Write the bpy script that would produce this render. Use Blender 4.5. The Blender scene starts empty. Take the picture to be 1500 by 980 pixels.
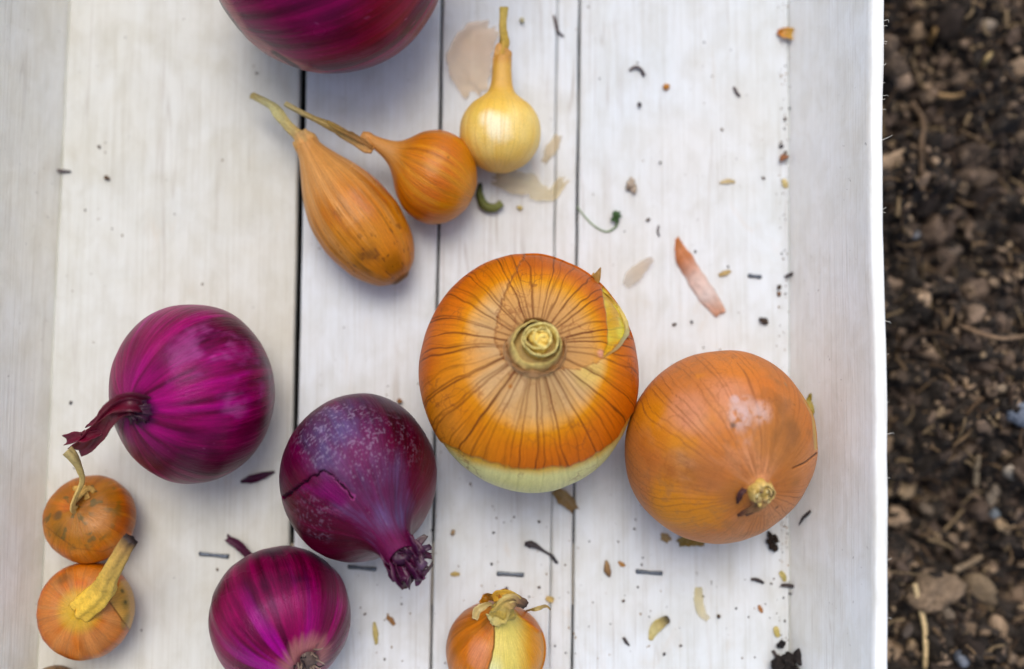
import bpy, math
import numpy as np
R = math.radians
rng = np.random.default_rng(7)
scene = bpy.context.scene
COL = scene.collection

# ------------------------------------------------------------------ camera
FPX = 40.0 / 36.0 * 1500.0          # focal length in photo pixels (1500 x 980)
TILT = R(4.5)
DIST = 0.417                        # lens to crate floor, metres
CAM = np.array([0.0, -DIST * math.sin(TILT), DIST * math.cos(TILT)])
FWD = np.array([0.0, math.sin(TILT), -math.cos(TILT)])
UP = np.array([0.0, math.cos(TILT), math.sin(TILT)])
cd = bpy.data.cameras.new('camera'); cam = bpy.data.objects.new('camera', cd); COL.objects.link(cam)
cam.location = CAM; cam.rotation_euler = (TILT, 0, 0)
cd.lens = 40; cd.sensor_width = 36; cd.clip_start = 0.01; cd.clip_end = 50
cd.dof.use_dof = True; cd.dof.focus_distance = DIST - 0.038; cd.dof.aperture_fstop = 3.1
scene.camera = cam

# ------------------------------------------------------------------ world, sun, exposure
SUN_EL, SUN_AZ = R(68), R(-1)      # azimuth clockwise from +Y
w = bpy.data.worlds.new('World'); scene.world = w; w.use_nodes = True
nt = w.node_tree; nt.nodes.clear()
sky = nt.nodes.new('ShaderNodeTexSky'); sky.sky_type = 'NISHITA'; sky.sun_disc = False
sky.sun_elevation = SUN_EL; sky.sun_rotation = SUN_AZ
sky.air_density = 1.0; sky.dust_density = 4.0; sky.ozone_density = 1.2
bg = nt.nodes.new('ShaderNodeBackground'); bg.inputs['Strength'].default_value = 0.15
wo = nt.nodes.new('ShaderNodeOutputWorld')
nt.links.new(sky.outputs[0], bg.inputs[0]); nt.links.new(bg.outputs[0], wo.inputs[0])
sd = bpy.data.lights.new('sun', 'SUN'); sd.energy = 1.0; sd.angle = R(32); sd.color = (1.0, 0.99, 0.96)
sun = bpy.data.objects.new('sun', sd); COL.objects.link(sun)
sun.rotation_euler = (-(math.pi / 2 - SUN_EL), 0, -SUN_AZ)
scene.view_settings.view_transform = 'Standard'; scene.view_settings.look = 'None'
scene.view_settings.gamma = 1.0; scene.view_settings.use_curve_mapping = False
scene.view_settings.exposure = 0.36

# ------------------------------------------------------------------ helpers
def S(r, g, b):
    c = np.array([r, g, b], float) / 255.0
    return np.where(c <= 0.04045, c / 12.92, ((c + 0.055) / 1.055) ** 2.4)

def at(px, py, z=0.0):
    """photo pixel -> point on the horizontal plane of height z"""
    d = np.array([1.0, 0, 0]) * (px - 750) / FPX + UP * (490 - py) / FPX + FWD
    return CAM + d * ((z - CAM[2]) / d[2])

def proj(P):
    D = np.asarray(P) - CAM
    dep = D @ FWD
    return 750 + FPX * D[..., 0] / dep, 490 - FPX * (D @ UP) / dep

def _hash(i, j, seed):
    h = (i.astype(np.int64) * 374761393 + j.astype(np.int64) * 668265263 + seed * 362437 + 1013) & 0xffffffff
    h = ((h ^ (h >> 13)) * 1274126177) & 0xffffffff
    h = ((h ^ (h >> 16)) * 668265263) & 0xffffffff
    return ((h >> 8) & 0xffff) / 65535.0

def pn(u, v, fu, fv, seed):
    """value noise, periodic in u over [0,1]"""
    fu = max(1, int(fu))
    x = np.asarray(u) * fu; y = np.asarray(v) * fv + 100
    i = np.floor(x); j = np.floor(y); a = x - i; b = y - j
    a = a * a * (3 - 2 * a); b = b * b * (3 - 2 * b)
    i0 = np.mod(i, fu); i1 = np.mod(i + 1, fu)
    return ((_hash(i0, j, seed) * (1 - a) + _hash(i1, j, seed) * a) * (1 - b)
            + (_hash(i0, j + 1, seed) * (1 - a) + _hash(i1, j + 1, seed) * a) * b)

def fbm(u, v, fu, fv, seed, o=4):
    t = 0; s = 0; a = 1.0
    for k in range(o):
        t = t + a * pn(u, v, fu * 2 ** k, fv * 2 ** k, seed + 31 * k); s += a; a *= 0.5
    return t / s

def sm(a, b, x):
    t = np.clip((x - a) / (b - a), 0, 1)
    return t * t * (3 - 2 * t)

def mix(c0, c1, t):
    t = np.asarray(t)[..., None]
    return np.asarray(c0) * (1 - t) + np.asarray(c1) * t

def poly_sd(x, y, poly):
    """signed distance to a polygon, negative inside"""
    poly = np.array(poly, float); n = len(poly)
    d = np.full(x.shape, 1e18); s = np.zeros(x.shape, bool)
    for k in range(n):
        ax, ay = poly[k]; bx, by = poly[(k + 1) % n]
        ex, ey = bx - ax, by - ay
        t = np.clip(((x - ax) * ex + (y - ay) * ey) / (ex * ex + ey * ey + 1e-12), 0, 1)
        d = np.minimum(d, (x - ax - ex * t) ** 2 + (y - ay - ey * t) ** 2)
        c = ((ay > y) != (by > y)) & (x < (bx - ax) * (y - ay) / (by - ay + 1e-12) + ax)
        s ^= c
    d = np.sqrt(d)
    return np.where(s, -d, d)

def line_d(x, y, pts):
    d = np.full(x.shape, 1e18)
    for (ax, ay), (bx, by) in zip(pts[:-1], pts[1:]):
        ex, ey = bx - ax, by - ay
        t = np.clip(((x - ax) * ex + (y - ay) * ey) / (ex * ex + ey * ey + 1e-12), 0, 1)
        d = np.minimum(d, (x - ax - ex * t) ** 2 + (y - ay - ey * t) ** 2)
    return np.sqrt(d)

def crv(pts, n):
    """Catmull-Rom through pts, n samples at even arc length"""
    p = np.array(pts, float); p = np.vstack([2 * p[0] - p[1], p, 2 * p[-1] - p[-2]])
    out = []
    for k in range(1, len(p) - 2):
        t = np.linspace(0, 1, 24, endpoint=False)[:, None]
        a, b, c, d = p[k - 1], p[k], p[k + 1], p[k + 2]
        out.append(0.5 * (2 * b + (c - a) * t + (2 * a - 5 * b + 4 * c - d) * t ** 2 + (3 * b - a - 3 * c + d) * t ** 3))
    q = np.vstack(out + [p[-2][None]])
    l = np.r_[0, np.cumsum(np.linalg.norm(np.diff(q, axis=0), axis=1))]
    s = np.linspace(0, l[-1], n)
    return np.stack([np.interp(s, l, q[:, k]) for k in range(q.shape[1])], 1)

def interp_t(vals, n):
    v = np.array(vals, float)
    x = np.linspace(0, 1, len(v)); s = np.linspace(0, 1, n)
    if v.ndim == 1: return np.interp(s, x, v)
    return np.stack([np.interp(s, x, v[:, k]) for k in range(v.shape[1])], 1)

def tag(o, label=None, cat=None, group=None, kind=None):
    if label: o['label'] = label
    if cat: o['category'] = cat
    if group: o['group'] = group
    if kind: o['kind'] = kind
    return o

def empty(name, loc):
    o = bpy.data.objects.new(name, None); COL.objects.link(o)
    o.location = loc; o.empty_display_size = 0.01
    return o

def mesh(name, V, F, mat, parent=None, col=None, rough=None, mer=None, smooth=True, origin=None):
    """link V (world metres), F (list of index lists or (n,k) array) as one mesh object"""
    V = np.asarray(V, float).reshape(-1, 3)
    org = np.array(parent_loc(parent)) if parent is not None else (np.array(origin) if origin is not None else np.array([V[:, 0].mean(), V[:, 1].mean(), V[:, 2].min()]))
    me = bpy.data.meshes.new(name)
    if isinstance(F, np.ndarray):
        k = F.shape[1]; n = len(F)
        me.vertices.add(len(V)); me.vertices.foreach_set('co', (V - org).ravel())
        me.loops.add(n * k); me.loops.foreach_set('vertex_index', F.astype(np.int32).ravel())
        me.polygons.add(n); me.polygons.foreach_set('loop_start', np.arange(0, n * k, k, dtype=np.int32))
        me.update(calc_edges=True); me.validate()
    else:
        me.from_pydata((V - org).tolist(), [], F); me.update()
    me.polygons.foreach_set('use_smooth', [smooth] * len(me.polygons))
    if col is not None:
        c = np.ones((len(V), 4)); c[:, :3] = np.clip(np.asarray(col).reshape(-1, 3) if np.ndim(col) > 1 else np.tile(col, (len(V), 1)), 0, 1)
        me.attributes.new('tint', 'FLOAT_COLOR', 'POINT').data.foreach_set('color', c.ravel())
    if rough is not None:
        me.attributes.new('rough', 'FLOAT', 'POINT').data.foreach_set('value', np.asarray(rough, float).ravel())
    if mer is not None:
        me.attributes.new('mer', 'FLOAT_VECTOR', 'POINT').data.foreach_set('vector', np.asarray(mer, float).ravel())
    me.materials.append(mat)
    o = bpy.data.objects.new(name, me); COL.objects.link(o)
    if parent is not None:
        o.parent = parent
    else:
        o.location = org
    return o

_loc = {}
def parent_loc(p):
    l = np.zeros(3)
    while p is not None:
        l = l + np.array(p.location); p = p.parent
    return l

def grid_faces(nv, nu, wrap=True):
    i, j = np.meshgrid(np.arange(nv - 1), np.arange(nu if wrap else nu - 1), indexing='ij')
    j1 = (j + 1) % nu
    return np.stack([i * nu + j, i * nu + j1, (i + 1) * nu + j1, (i + 1) * nu + j], -1).reshape(-1, 4)

# ------------------------------------------------------------------ materials
def mat_new(name):
    m = bpy.data.materials.new(name); m.use_nodes = True
    n = m.node_tree; b = n.nodes['Principled BSDF']
    return m, n, b

def nd(n, typ, **kw):
    x = n.nodes.new(typ)
    for k, v in kw.items():
        if k in x.inputs.keys() if isinstance(k, str) else False: x.inputs[k].default_value = v
        else: setattr(x, k, v)
    return x

def ramp(n, fac, stops):
    r = n.nodes.new('ShaderNodeValToRGB'); e = r.color_ramp.elements
    while len(e) < len(stops): e.new(0.5)
    for k, (p, c) in enumerate(stops):
        e[k].position = p; e[k].color = (c[0], c[1], c[2], 1) if np.ndim(c) else (c, c, c, 1)
    n.links.new(fac, r.inputs[0]); return r.outputs[0]

def mixc(n, a, b, fac, mode='MIX'):
    m = n.nodes.new('ShaderNodeMix'); m.data_type = 'RGBA'; m.blend_type = mode
    for sock, v in ((m.inputs[6], a), (m.inputs[7], b)):
        if hasattr(v, 'node'): n.links.new(v, sock)
        else: sock.default_value = (v[0], v[1], v[2], 1)
    if hasattr(fac, 'node'): n.links.new(fac, m.inputs[0])
    else: m.inputs[0].default_value = fac
    return m.outputs[2]

def noise(n, vec, scale, detail=3, rough=0.55, dist=0.0):
    t = n.nodes.new('ShaderNodeTexNoise'); t.inputs['Scale'].default_value = scale
    t.inputs['Detail'].default_value = detail; t.inputs['Roughness'].default_value = rough
    t.inputs['Distortion'].default_value = dist
    if vec is not None: n.links.new(vec, t.inputs['Vector'])
    return t.outputs[0]

def mapping(n, vec, scale):
    m = n.nodes.new('ShaderNodeMapping'); m.inputs['Scale'].default_value = scale
    n.links.new(vec, m.inputs['Vector']); return m.outputs[0]

def bump(n, b, h, strength, dist, prev=None):
    x = n.nodes.new('ShaderNodeBump'); x.inputs['Strength'].default_value = strength; x.inputs['Distance'].default_value = dist
    n.links.new(h, x.inputs['Height'])
    if prev is not None: n.links.new(prev, x.inputs['Normal'])
    n.links.new(x.outputs[0], b.inputs['Normal']); return x.outputs[0]

def attr(n, name):
    a = n.nodes.new('ShaderNodeAttribute'); a.attribute_name = name; return a

def skin_mat(name, sss=0.0, sss_col=None, streak=0.18, spec=0.5, crackle=0.0, sheen=0.0, tint=None):
    m, n, b = mat_new(name)
    tc = n.nodes.new('ShaderNodeTexCoord')
    col = attr(n, 'tint').outputs['Color']; mer = attr(n, 'mer').outputs['Vector']
    st = noise(n, mapping(n, mer, (9, 9, 1.2)), 4.0, 5, 0.6)
    st2 = noise(n, mapping(n, mer, (30, 30, 2.0)), 4.0, 3, 0.6)
    fine = noise(n, tc.outputs['Object'], 1500, 3, 0.6)
    c = mixc(n, col, ramp(n, st, [(0.3, 0.55), (0.7, 1.35)]), streak, 'MULTIPLY') if False else col
    k = ramp(n, st, [(0.32, (1 - 2 * streak,) * 3), (0.7, (1,) * 3)])
    c = mixc(n, col, k, 1.0, 'MULTIPLY')
    k2 = ramp(n, fine, [(0.3, (0.86,) * 3), (0.7, (1,) * 3)])
    c = mixc(n, c, k2, 1.0, 'MULTIPLY')
    if crackle:
        v = n.nodes.new('ShaderNodeTexVoronoi'); v.feature = 'DISTANCE_TO_EDGE'; v.inputs['Scale'].default_value = 170
        wv = n.nodes.new('ShaderNodeVectorMath'); wv.operation = 'ADD'
        nn = n.nodes.new('ShaderNodeTexNoise'); nn.inputs['Scale'].default_value = 260
        sc = n.nodes.new('ShaderNodeVectorMath'); sc.operation = 'SCALE'; sc.inputs['Scale'].default_value = 0.006
        n.links.new(tc.outputs['Object'], nn.inputs['Vector']); n.links.new(nn.outputs['Color'], sc.inputs[0])
        n.links.new(tc.outputs['Object'], wv.inputs[0]); n.links.new(sc.outputs[0], wv.inputs[1]); n.links.new(wv.outputs[0], v.inputs['Vector'])
        lines = ramp(n, v.outputs['Distance'], [(0.0, 1.0), (0.045, 0.0)])
        gate = ramp(n, noise(n, tc.outputs['Object'], 60, 2), [(0.5, 0.0), (0.62, 1.0)])
        mm = n.nodes.new('ShaderNodeMath'); mm.operation = 'MULTIPLY'; n.links.new(lines, mm.inputs[0]); n.links.new(gate, mm.inputs[1])
        m3 = n.nodes.new('ShaderNodeMath'); m3.operation = 'MULTIPLY'; n.links.new(mm.outputs[0], m3.inputs[0]); m3.inputs[1].default_value = crackle
        c = mixc(n, c, S(120, 60, 25), m3.outputs[0])
    n.links.new(c, b.inputs['Base Color'])
    n.links.new(attr(n, 'rough').outputs['Fac'], b.inputs['Roughness'])
    b.inputs['Specular IOR Level'].default_value = spec
    if sss:
        b.inputs['Subsurface Weight'].default_value = sss; b.inputs['Subsurface Radius'].default_value = sss_col or (1, .45, .1)
        b.inputs['Subsurface Scale'].default_value = 0.003
    if tint: b.inputs['Specular Tint'].default_value = (*tint, 1)
    if sheen:
        b.inputs['Sheen Weight'].default_value = sheen; b.inputs['Sheen Roughness'].default_value = 0.4
    p = bump(n, b, st, 0.35, 0.0006)
    p = bump(n, b, st2, 0.25, 0.0003, p)
    bump(n, b, fine, 0.12, 0.0002, p)
    return m

M_RED = skin_mat('red_onion_skin', 0.0, None, 0.20, 0.28, tint=(1, .45, 1.0))
M_GOLD = skin_mat('golden_onion_skin', 0.06, (1, .4, .08), 0.14, 0.46, tint=(1, .88, .72))
M_BIG = skin_mat('veined_onion_skin', 0.05, (1, .4, .08), 0.08, 0.24, crackle=0.7, tint=(1, .88, .70))
M_GLOBE = skin_mat('scuffed_onion_skin', 0.05, (1, .4, .08), 0.05, 0.28, crackle=0.35, tint=(1, .86, .68))
M_PEARL = skin_mat('pearl_onion_skin', 0.22, (1, .6, .2), 0.04, 0.5)

def dry_mat():
    m, n, b = mat_new('dry_stalk')
    tc = n.nodes.new('ShaderNodeTexCoord')
    col = attr(n, 'tint').outputs['Color']
    f = noise(n, tc.outputs['Object'], 900, 4, 0.65)
    c = mixc(n, col, ramp(n, f, [(0.3, (.70,) * 3), (0.62, (1,) * 3)]), 1.0, 'MULTIPLY')
    n.links.new(c, b.inputs['Base Color']); b.inputs['Roughness'].default_value = 0.62
    b.inputs['Specular IOR Level'].default_value = 0.35
    bump(n, b, f, 0.4, 0.0004)
    return m
M_DRY = dry_mat()

def paper_mat(name, alpha, translucent):
    m, n, b = mat_new(name)
    tc = n.nodes.new('ShaderNodeTexCoord'); out = n.nodes['Material Output']
    col = attr(n, 'tint').outputs['Color']
    f = noise(n, tc.outputs['Object'], 500, 4, 0.6)
    c = mixc(n, col, ramp(n, f, [(0.3, (.8,) * 3), (0.65, (1,) * 3)]), 1.0, 'MULTIPLY')
    n.links.new(c, b.inputs['Base Color']); b.inputs['Roughness'].default_value = 0.4
    bump(n, b, f, 0.3, 0.0004)
    tl = n.nodes.new('ShaderNodeBsdfTranslucent'); n.links.new(c, tl.inputs[0])
    mx = n.nodes.new('ShaderNodeMixShader'); mx.inputs[0].default_value = translucent
    n.links.new(b.outputs[0], mx.inputs[1]); n.links.new(tl.outputs[0], mx.inputs[2])
    tr = n.nodes.new('ShaderNodeBsdfTransparent')
    m2 = n.nodes.new('ShaderNodeMixShader'); m2.inputs[0].default_value = alpha
    n.links.new(tr.outputs[0], m2.inputs[1]); n.links.new(mx.outputs[0], m2.inputs[2])
    n.links.new(m2.outputs[0], out.inputs['Surface'])
    return m
M_PAPER = paper_mat('papery_skin', 0.27, 0.5)
M_PEEL = paper_mat('thin_peel', 0.72, 0.45)
M_FLAP = paper_mat('peeling_skin', 0.94, 0.3)

def wood_mat(name, base, warm, seed, stain=0.5, dirt=1.0, grain=1.0):
    m, n, b = mat_new(name)
    tc = n.nodes.new('ShaderNodeNewGeometry').outputs['Position']
    mp = n.nodes.new('ShaderNodeMapping'); mp.inputs['Location'].default_value = (seed * 0.37, seed * 0.91, 0)
    n.links.new(tc, mp.inputs['Vector']); tc = mp.outputs[0]
    big = noise(n, tc, 16, 3, 0.6)
    c = mixc(n, base, warm, ramp(n, big, [(0.38, 0.0), (0.68, 1.0)]))
    g1 = noise(n, mapping(n, tc, (330, 7, 330)), 1.0, 5, 0.65, 0.6)
    c = mixc(n, c, ramp(n, g1, [(0.25, (.86, .84, .805)), (0.6, (1, 1, 1))]), 0.42 * grain, 'MULTIPLY')
    g2 = noise(n, mapping(n, tc, (1500, 22, 1500)), 1.0, 4, 0.6, 0.3)
    c = mixc(n, c, ramp(n, g2, [(0.30, (.80, .77, .71)), (0.50, (1, 1, 1))]), 0.6 * grain, 'MULTIPLY')
    mo = noise(n, mapping(n, tc, (1, .6, 1)), 130, 5, 0.62, 0.5)
    c = mixc(n, c, ramp(n, mo, [(0.34, (.90, .885, .855)), (0.58, (1, 1, 1))]), 0.8, 'MULTIPLY')
    m2 = noise(n, tc, 34, 4, 0.6, 0.8)
    c = mixc(n, c, ramp(n, m2, [(0.36, (.93, .92, .885)), (0.56, (1, 1, 1))]), 0.8, 'MULTIPLY')
    # dark weathered streaks
    g3 = noise(n, mapping(n, tc, (120, 9, 120)), 1.0, 6, 0.7, 1.2)
    c = mixc(n, c, (.42, .36, .29), ramp(n, g3, [(0.60, 0.0), (0.80, 0.62 * stain)]))
    g4 = noise(n, mapping(n, tc, (150, 3.0, 150)), 1.0, 3, 0.5, 0.4)
    gt = ramp(n, noise(n, mapping(n, tc, (60, 14, 60)), 1.0, 2), [(0.5, 0.0), (0.6, 0.6 * stain)])
    ck = n.nodes.new('ShaderNodeMath'); ck.operation = 'MULTIPLY'
    n.links.new(ramp(n, g4, [(0.488, 0.0), (0.5, 1.0), (0.512, 0.0)]), ck.inputs[0]); n.links.new(gt, ck.inputs[1])
    c = mixc(n, c, (.30, .25, .20), ck.outputs[0])
    # tan stains
    s1 = noise(n, mapping(n, tc, (70, 30, 70)), 1.0, 4, 0.6, 0.8)
    c = mixc(n, c, (.56, .40, .23), ramp(n, s1, [(0.62, 0.0), (0.80, 0.38 * stain)]))
    # specks of soil dust
    sp = noise(n, tc, 420, 2, 0.5)
    gate = ramp(n, noise(n, tc, 38, 3, 0.6), [(0.46, 0.0), (0.62, 1.0)])
    mm = n.nodes.new('ShaderNodeMath'); mm.operation = 'MULTIPLY'
    n.links.new(ramp(n, sp, [(0.70, 0.0), (0.76, 0.8 * dirt)]), mm.inputs[0]); n.links.new(gate, mm.inputs[1])
    c = mixc(n, c, (.11, .085, .06), mm.outputs[0])
    n.links.new(c, b.inputs['Base Color']); b.inputs['Roughness'].default_value = 0.78
    b.inputs['Specular IOR Level'].default_value = 0.25
    p = bump(n, b, g1, 0.35, 0.0006); bump(n, b, g2, 0.35, 0.0004, p)
    return m
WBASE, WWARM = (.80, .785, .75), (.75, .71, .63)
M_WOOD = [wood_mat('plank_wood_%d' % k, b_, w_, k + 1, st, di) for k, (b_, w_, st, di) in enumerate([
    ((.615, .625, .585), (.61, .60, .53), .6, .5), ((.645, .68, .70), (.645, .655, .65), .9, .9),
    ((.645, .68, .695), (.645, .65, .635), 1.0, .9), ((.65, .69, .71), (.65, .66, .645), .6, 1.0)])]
M_WALL = wood_mat('side_board_wood', (.875, .895, .875), (.87, .87, .82), 9, .35, .5, .6)  # both side boards: plank wood, colour lightened to offset the dimmer light there
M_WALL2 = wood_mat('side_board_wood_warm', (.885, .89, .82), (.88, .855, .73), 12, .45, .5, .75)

def plain(name, c, rough=0.7, metal=0.0, nscale=600, amp=0.35, spec=0.4):
    m, n, b = mat_new(name)
    tc = n.nodes.new('ShaderNodeTexCoord')
    f = noise(n, tc.outputs['Object'], nscale, 4, 0.6)
    cc = mixc(n, c, ramp(n, f, [(0.3, (1 - amp,) * 3), (0.7, (1,) * 3)]), 1.0, 'MULTIPLY')
    n.links.new(cc, b.inputs['Base Color']); b.inputs['Roughness'].default_value = rough
    b.inputs['Metallic'].default_value = metal; b.inputs['Specular IOR Level'].default_value = spec
    bump(n, b, f, 0.3, 0.0003)
    return m
M_STAPLE = plain('tarnished_steel', S(104, 112, 122), 0.42, 0.7, 900, 0.7)
M_BATTEN = plain('batten_wood', (.45, .38, .29), 0.85)

def soil_mat(name, use_attr=True):
    m, n, b = mat_new(name)
    tc = n.nodes.new('ShaderNodeTexCoord')
    f = noise(n, tc.outputs['Object'], 700, 5, 0.7)
    if use_attr: c = attr(n, 'tint').outputs['Color']
    else: c = mixc(n, (.016, .013, .011), (.085, .068, .055), ramp(n, noise(n, tc.outputs['Object'], 140, 4, 0.65), [(0.35, 0.0), (0.7, 1.0)]))
    c = mixc(n, c, ramp(n, f, [(0.3, (.45,) * 3), (0.65, (1.1,) * 3)]), 1.0, 'MULTIPLY')
    n.links.new(c, b.inputs['Base Color']); b.inputs['Roughness'].default_value = 0.85
    b.inputs['Specular IOR Level'].default_value = 0.25
    bump(n, b, f, 0.6, 0.001)
    return m
M_SOIL = soil_mat('damp_soil', False)
M_CLOD = soil_mat('soil_crumb', True)

# ------------------------------------------------------------------ ground
Z_SOIL = -0.038
def soil_h(x, y):
    inside = np.maximum(np.maximum(-0.195 - x, x - 0.116), np.abs(y) - 0.21)
    k = sm(0.0, 0.03, inside)
    a = fbm(np.mod(x / 2.0 + .5, 1), y / 2.0, 60, 60, 5, 2) - 0.45
    b_ = fbm(np.mod(x / 2.0 + .5, 1), y / 2.0, 300, 300, 8, 3) - 0.45
    return Z_SOIL - 0.003 * (1 - k) + k * (0.044 * a + 0.022 * np.abs(b_) * 2 - .005)

xs = np.unique(np.r_[np.linspace(-0.8, -0.2, 40), np.linspace(-0.2, 0.10, 30), np.arange(0.10, 0.26, 0.0011), np.linspace(0.26, 0.8, 70)])
ys = np.unique(np.r_[np.linspace(-0.8, -0.22, 50), np.arange(-0.22, 0.22, 0.0011), np.linspace(0.22, 0.8, 50)])
X, Y = np.meshgrid(xs, ys, indexing='ij')
G = np.stack([X, Y, soil_h(X, Y)], -1)
gnd = mesh('ground', G, grid_faces(len(xs), len(ys), False), M_SOIL, origin=(0, 0, 0))
tag(gnd, 'dark crumbly garden soil around the crate', None, None, 'structure')

def icosphere(sub):
    t = (1 + 5 ** .5) / 2
    V = np.array([(-1, t, 0), (1, t, 0), (-1, -t, 0), (1, -t, 0), (0, -1, t), (0, 1, t), (0, -1, -t), (0, 1, -t), (t, 0, -1), (t, 0, 1), (-t, 0, -1), (-t, 0, 1)], float)
    F = [(0, 11, 5), (0, 5, 1), (0, 1, 7), (0, 7, 10), (0, 10, 11), (1, 5, 9), (5, 11, 4), (11, 10, 2), (10, 7, 6), (7, 1, 8), (3, 9, 4), (3, 4, 2), (3, 2, 6), (3, 6, 8), (3, 8, 9), (4, 9, 5), (2, 4, 11), (6, 2, 10), (8, 6, 7), (9, 8, 1)]
    V = [v / np.linalg.norm(v) for v in V]
    for _ in range(sub):
        mid = {}; NF = []
        def m_(a, b):
            k = (min(a, b), max(a, b))
            if k not in mid:
                v = V[a] + V[b]; V.append(v / np.linalg.norm(v)); mid[k] = len(V) - 1
            return mid[k]
        for a, b, c in F:
            x, y, z = m_(a, b), m_(b, c), m_(c, a); NF += [(a, x, z), (b, y, x), (c, z, y), (x, y, z)]
        F = NF
    return np.array(V), np.array(F)
ICO0, ICO1, ICO2, ICO3 = icosphere(0), icosphere(1), icosphere(2), icosphere(3)

def lump(r, seed, sub=1, sq=(1, 1, 1), amp=0.35):
    V, F = (ICO0, ICO1, ICO2, ICO3)[sub]
    g = np.random.default_rng(seed)
    k = np.zeros(len(V))
    for f in (1.3, 2.6, 5.0):
        d = g.normal(size=(3, 3)); ph = g.uniform(0, 6, 3)
        k += sum(np.sin(V @ d[i] * f + ph[i]) for i in range(3)) / (f * 1.6)
    k += g.normal(size=len(V)) * 0.12
    W = V * (1 + amp * k * 0.6)[:, None] * np.array(sq) * r
    q = g.normal(size=(3, 3)); q, _ = np.linalg.qr(q)
    return W @ q.T, F

# ------------------------------------------------------------------ tubes, sheets
def frames(P):
    T = np.gradient(P, axis=0); T /= np.linalg.norm(T, axis=1)[:, None] + 1e-12
    N = np.zeros_like(T); ref = np.array([0, 0, 1.0]) if abs(T[0, 2]) < .9 else np.array([1.0, 0, 0])
    n0 = ref - T[0] * (ref @ T[0]); N[0] = n0 / np.linalg.norm(n0)
    for k in range(1, len(P)):
        v = N[k - 1] - T[k] * (N[k - 1] @ T[k]); N[k] = v / (np.linalg.norm(v) + 1e-12)
    return T, N, np.cross(T, N)

def tube(pts, radii, cols, nseg=18, steps=48, ribs=5, rib=0.12, twist=1.0, flat=1.0, wob=0.08, seed=1):
    """a fibrous tapering stalk; pts in world metres -> V, F, C"""
    P = crv(pts, steps); r = interp_t(radii, steps); C = interp_t(cols, steps)
    T, N, B = frames(P)
    a = np.linspace(0, 2 * np.pi, nseg, endpoint=False)
    t = np.linspace(0, 1, steps)
    AA, TT = np.meshgrid(a, t)
    rr = 1 + rib * np.sin(AA * ribs + TT * twist * 6.28) + wob * 2 * (fbm(AA / 6.2832, TT, 5, 9, seed, 3) - .5)
    th = AA + TT * twist
    RR = r[:, None] * rr
    V = P[:, None] + (np.cos(th) * RR)[..., None] * N[:, None] * flat + (np.sin(th) * RR)[..., None] * B[:, None]
    V = V.reshape(-1, 3)
    sh = 0.78 + 0.62 * fbm(AA / 6.2832, TT, 9, 3, seed + 5, 3)
    CC = C[:, None] * sh[..., None]
    F = grid_faces(steps, nseg).tolist()
    F.append(list(range(nseg))[::-1]); F.append([(steps - 1) * nseg + k for k in range(nseg)])
    return V, F, CC.reshape(-1, 3)

def sheet(Gd, thick, C):
    """thin solid sheet from a grid of points (n,m,3)"""
    n, m = Gd.shape[:2]
    du = np.gradient(Gd, axis=0); dv = np.gradient(Gd, axis=1)
    N = np.cross(du, dv); N /= np.linalg.norm(N, axis=-1)[..., None] + 1e-15
    top = (Gd + N * thick / 2).reshape(-1, 3); bot = (Gd - N * thick / 2).reshape(-1, 3)
    F = grid_faces(n, m, False); k = n * m
    Fs = F.tolist() + (F[:, ::-1] + k).tolist()
    ring = [i * m for i in range(n)] + [(n - 1) * m + j for j in range(1, m)] + [i * m + m - 1 for i in range(n - 2, -1, -1)] + [j for j in range(m - 2, 0, -1)]
    for a, b in zip(ring, ring[1:] + ring[:1]): Fs.append([a, b, b + k, a + k])
    Cc = np.asarray(C).reshape(-1, 3)
    return np.vstack([top, bot]), Fs, np.vstack([Cc, Cc])

def ribbon(pts, widths, cols, side=None, n=28, m=9, curl=0.0, thick=0.00018, wav=0.0, jag=0.1, seed=1, twist=0.0):
    """strip along pts with half-widths; side = preferred sideways direction; curl lifts the edges"""
    P = crv(pts, n); wd = interp_t(widths, n); C = interp_t(cols, n)
    T = np.gradient(P, axis=0); T /= np.linalg.norm(T, axis=1)[:, None] + 1e-12
    sd_ = np.array(side if side is not None else (0, 0, 1.0), float)
    if side is None: Sd = np.cross(T, sd_)
    else: Sd = sd_ - T * (T @ sd_)[:, None]
    Sd /= np.linalg.norm(Sd, axis=1)[:, None] + 1e-12
    Nn = np.cross(Sd, T)
    if twist:
        a = np.linspace(0, twist, n)[:, None]; Sd, Nn = Sd * np.cos(a) + Nn * np.sin(a), Nn * np.cos(a) - Sd * np.sin(a)
    x = np.linspace(-1, 1, m); t = np.linspace(0, 1, n)
    XX, TT = np.meshgrid(x, t)
    jl = 1 + jag * 2 * (fbm(TT * 0 + .3, TT, 3, 11, seed, 3) - .5); jr = 1 + jag * 2 * (fbm(TT * 0 + .7, TT, 3, 13, seed + 3, 3) - .5)
    W = wd[:, None] * np.where(XX < 0, jl, jr)
    z = curl * wd[:, None] * XX ** 2 + wav * (fbm(np.mod(XX * .5 + .5, 1), TT, 4, 6, seed + 9, 3) - .5)
    Gd = P[:, None] + Sd[:, None] * (XX * W)[..., None] + Nn[:, None] * z[..., None]
    # ragged ends
    e = (fbm(np.mod(XX * .5 + .5, 1), XX * 0, 7, 1, seed + 17, 3) - .5) * wd.max() * 1.3 * jag * 4
    Gd = Gd + T[:, None] * (e * (sm(.8, 1, TT) - sm(.2, 0, TT)))[..., None] * .5
    Cc = C[:, None] * (0.8 + 0.4 * fbm(np.mod(XX * .5 + .5, 1), TT, 6, 3, seed + 21, 3))[..., None]
    return sheet(Gd, thick, Cc)

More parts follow.
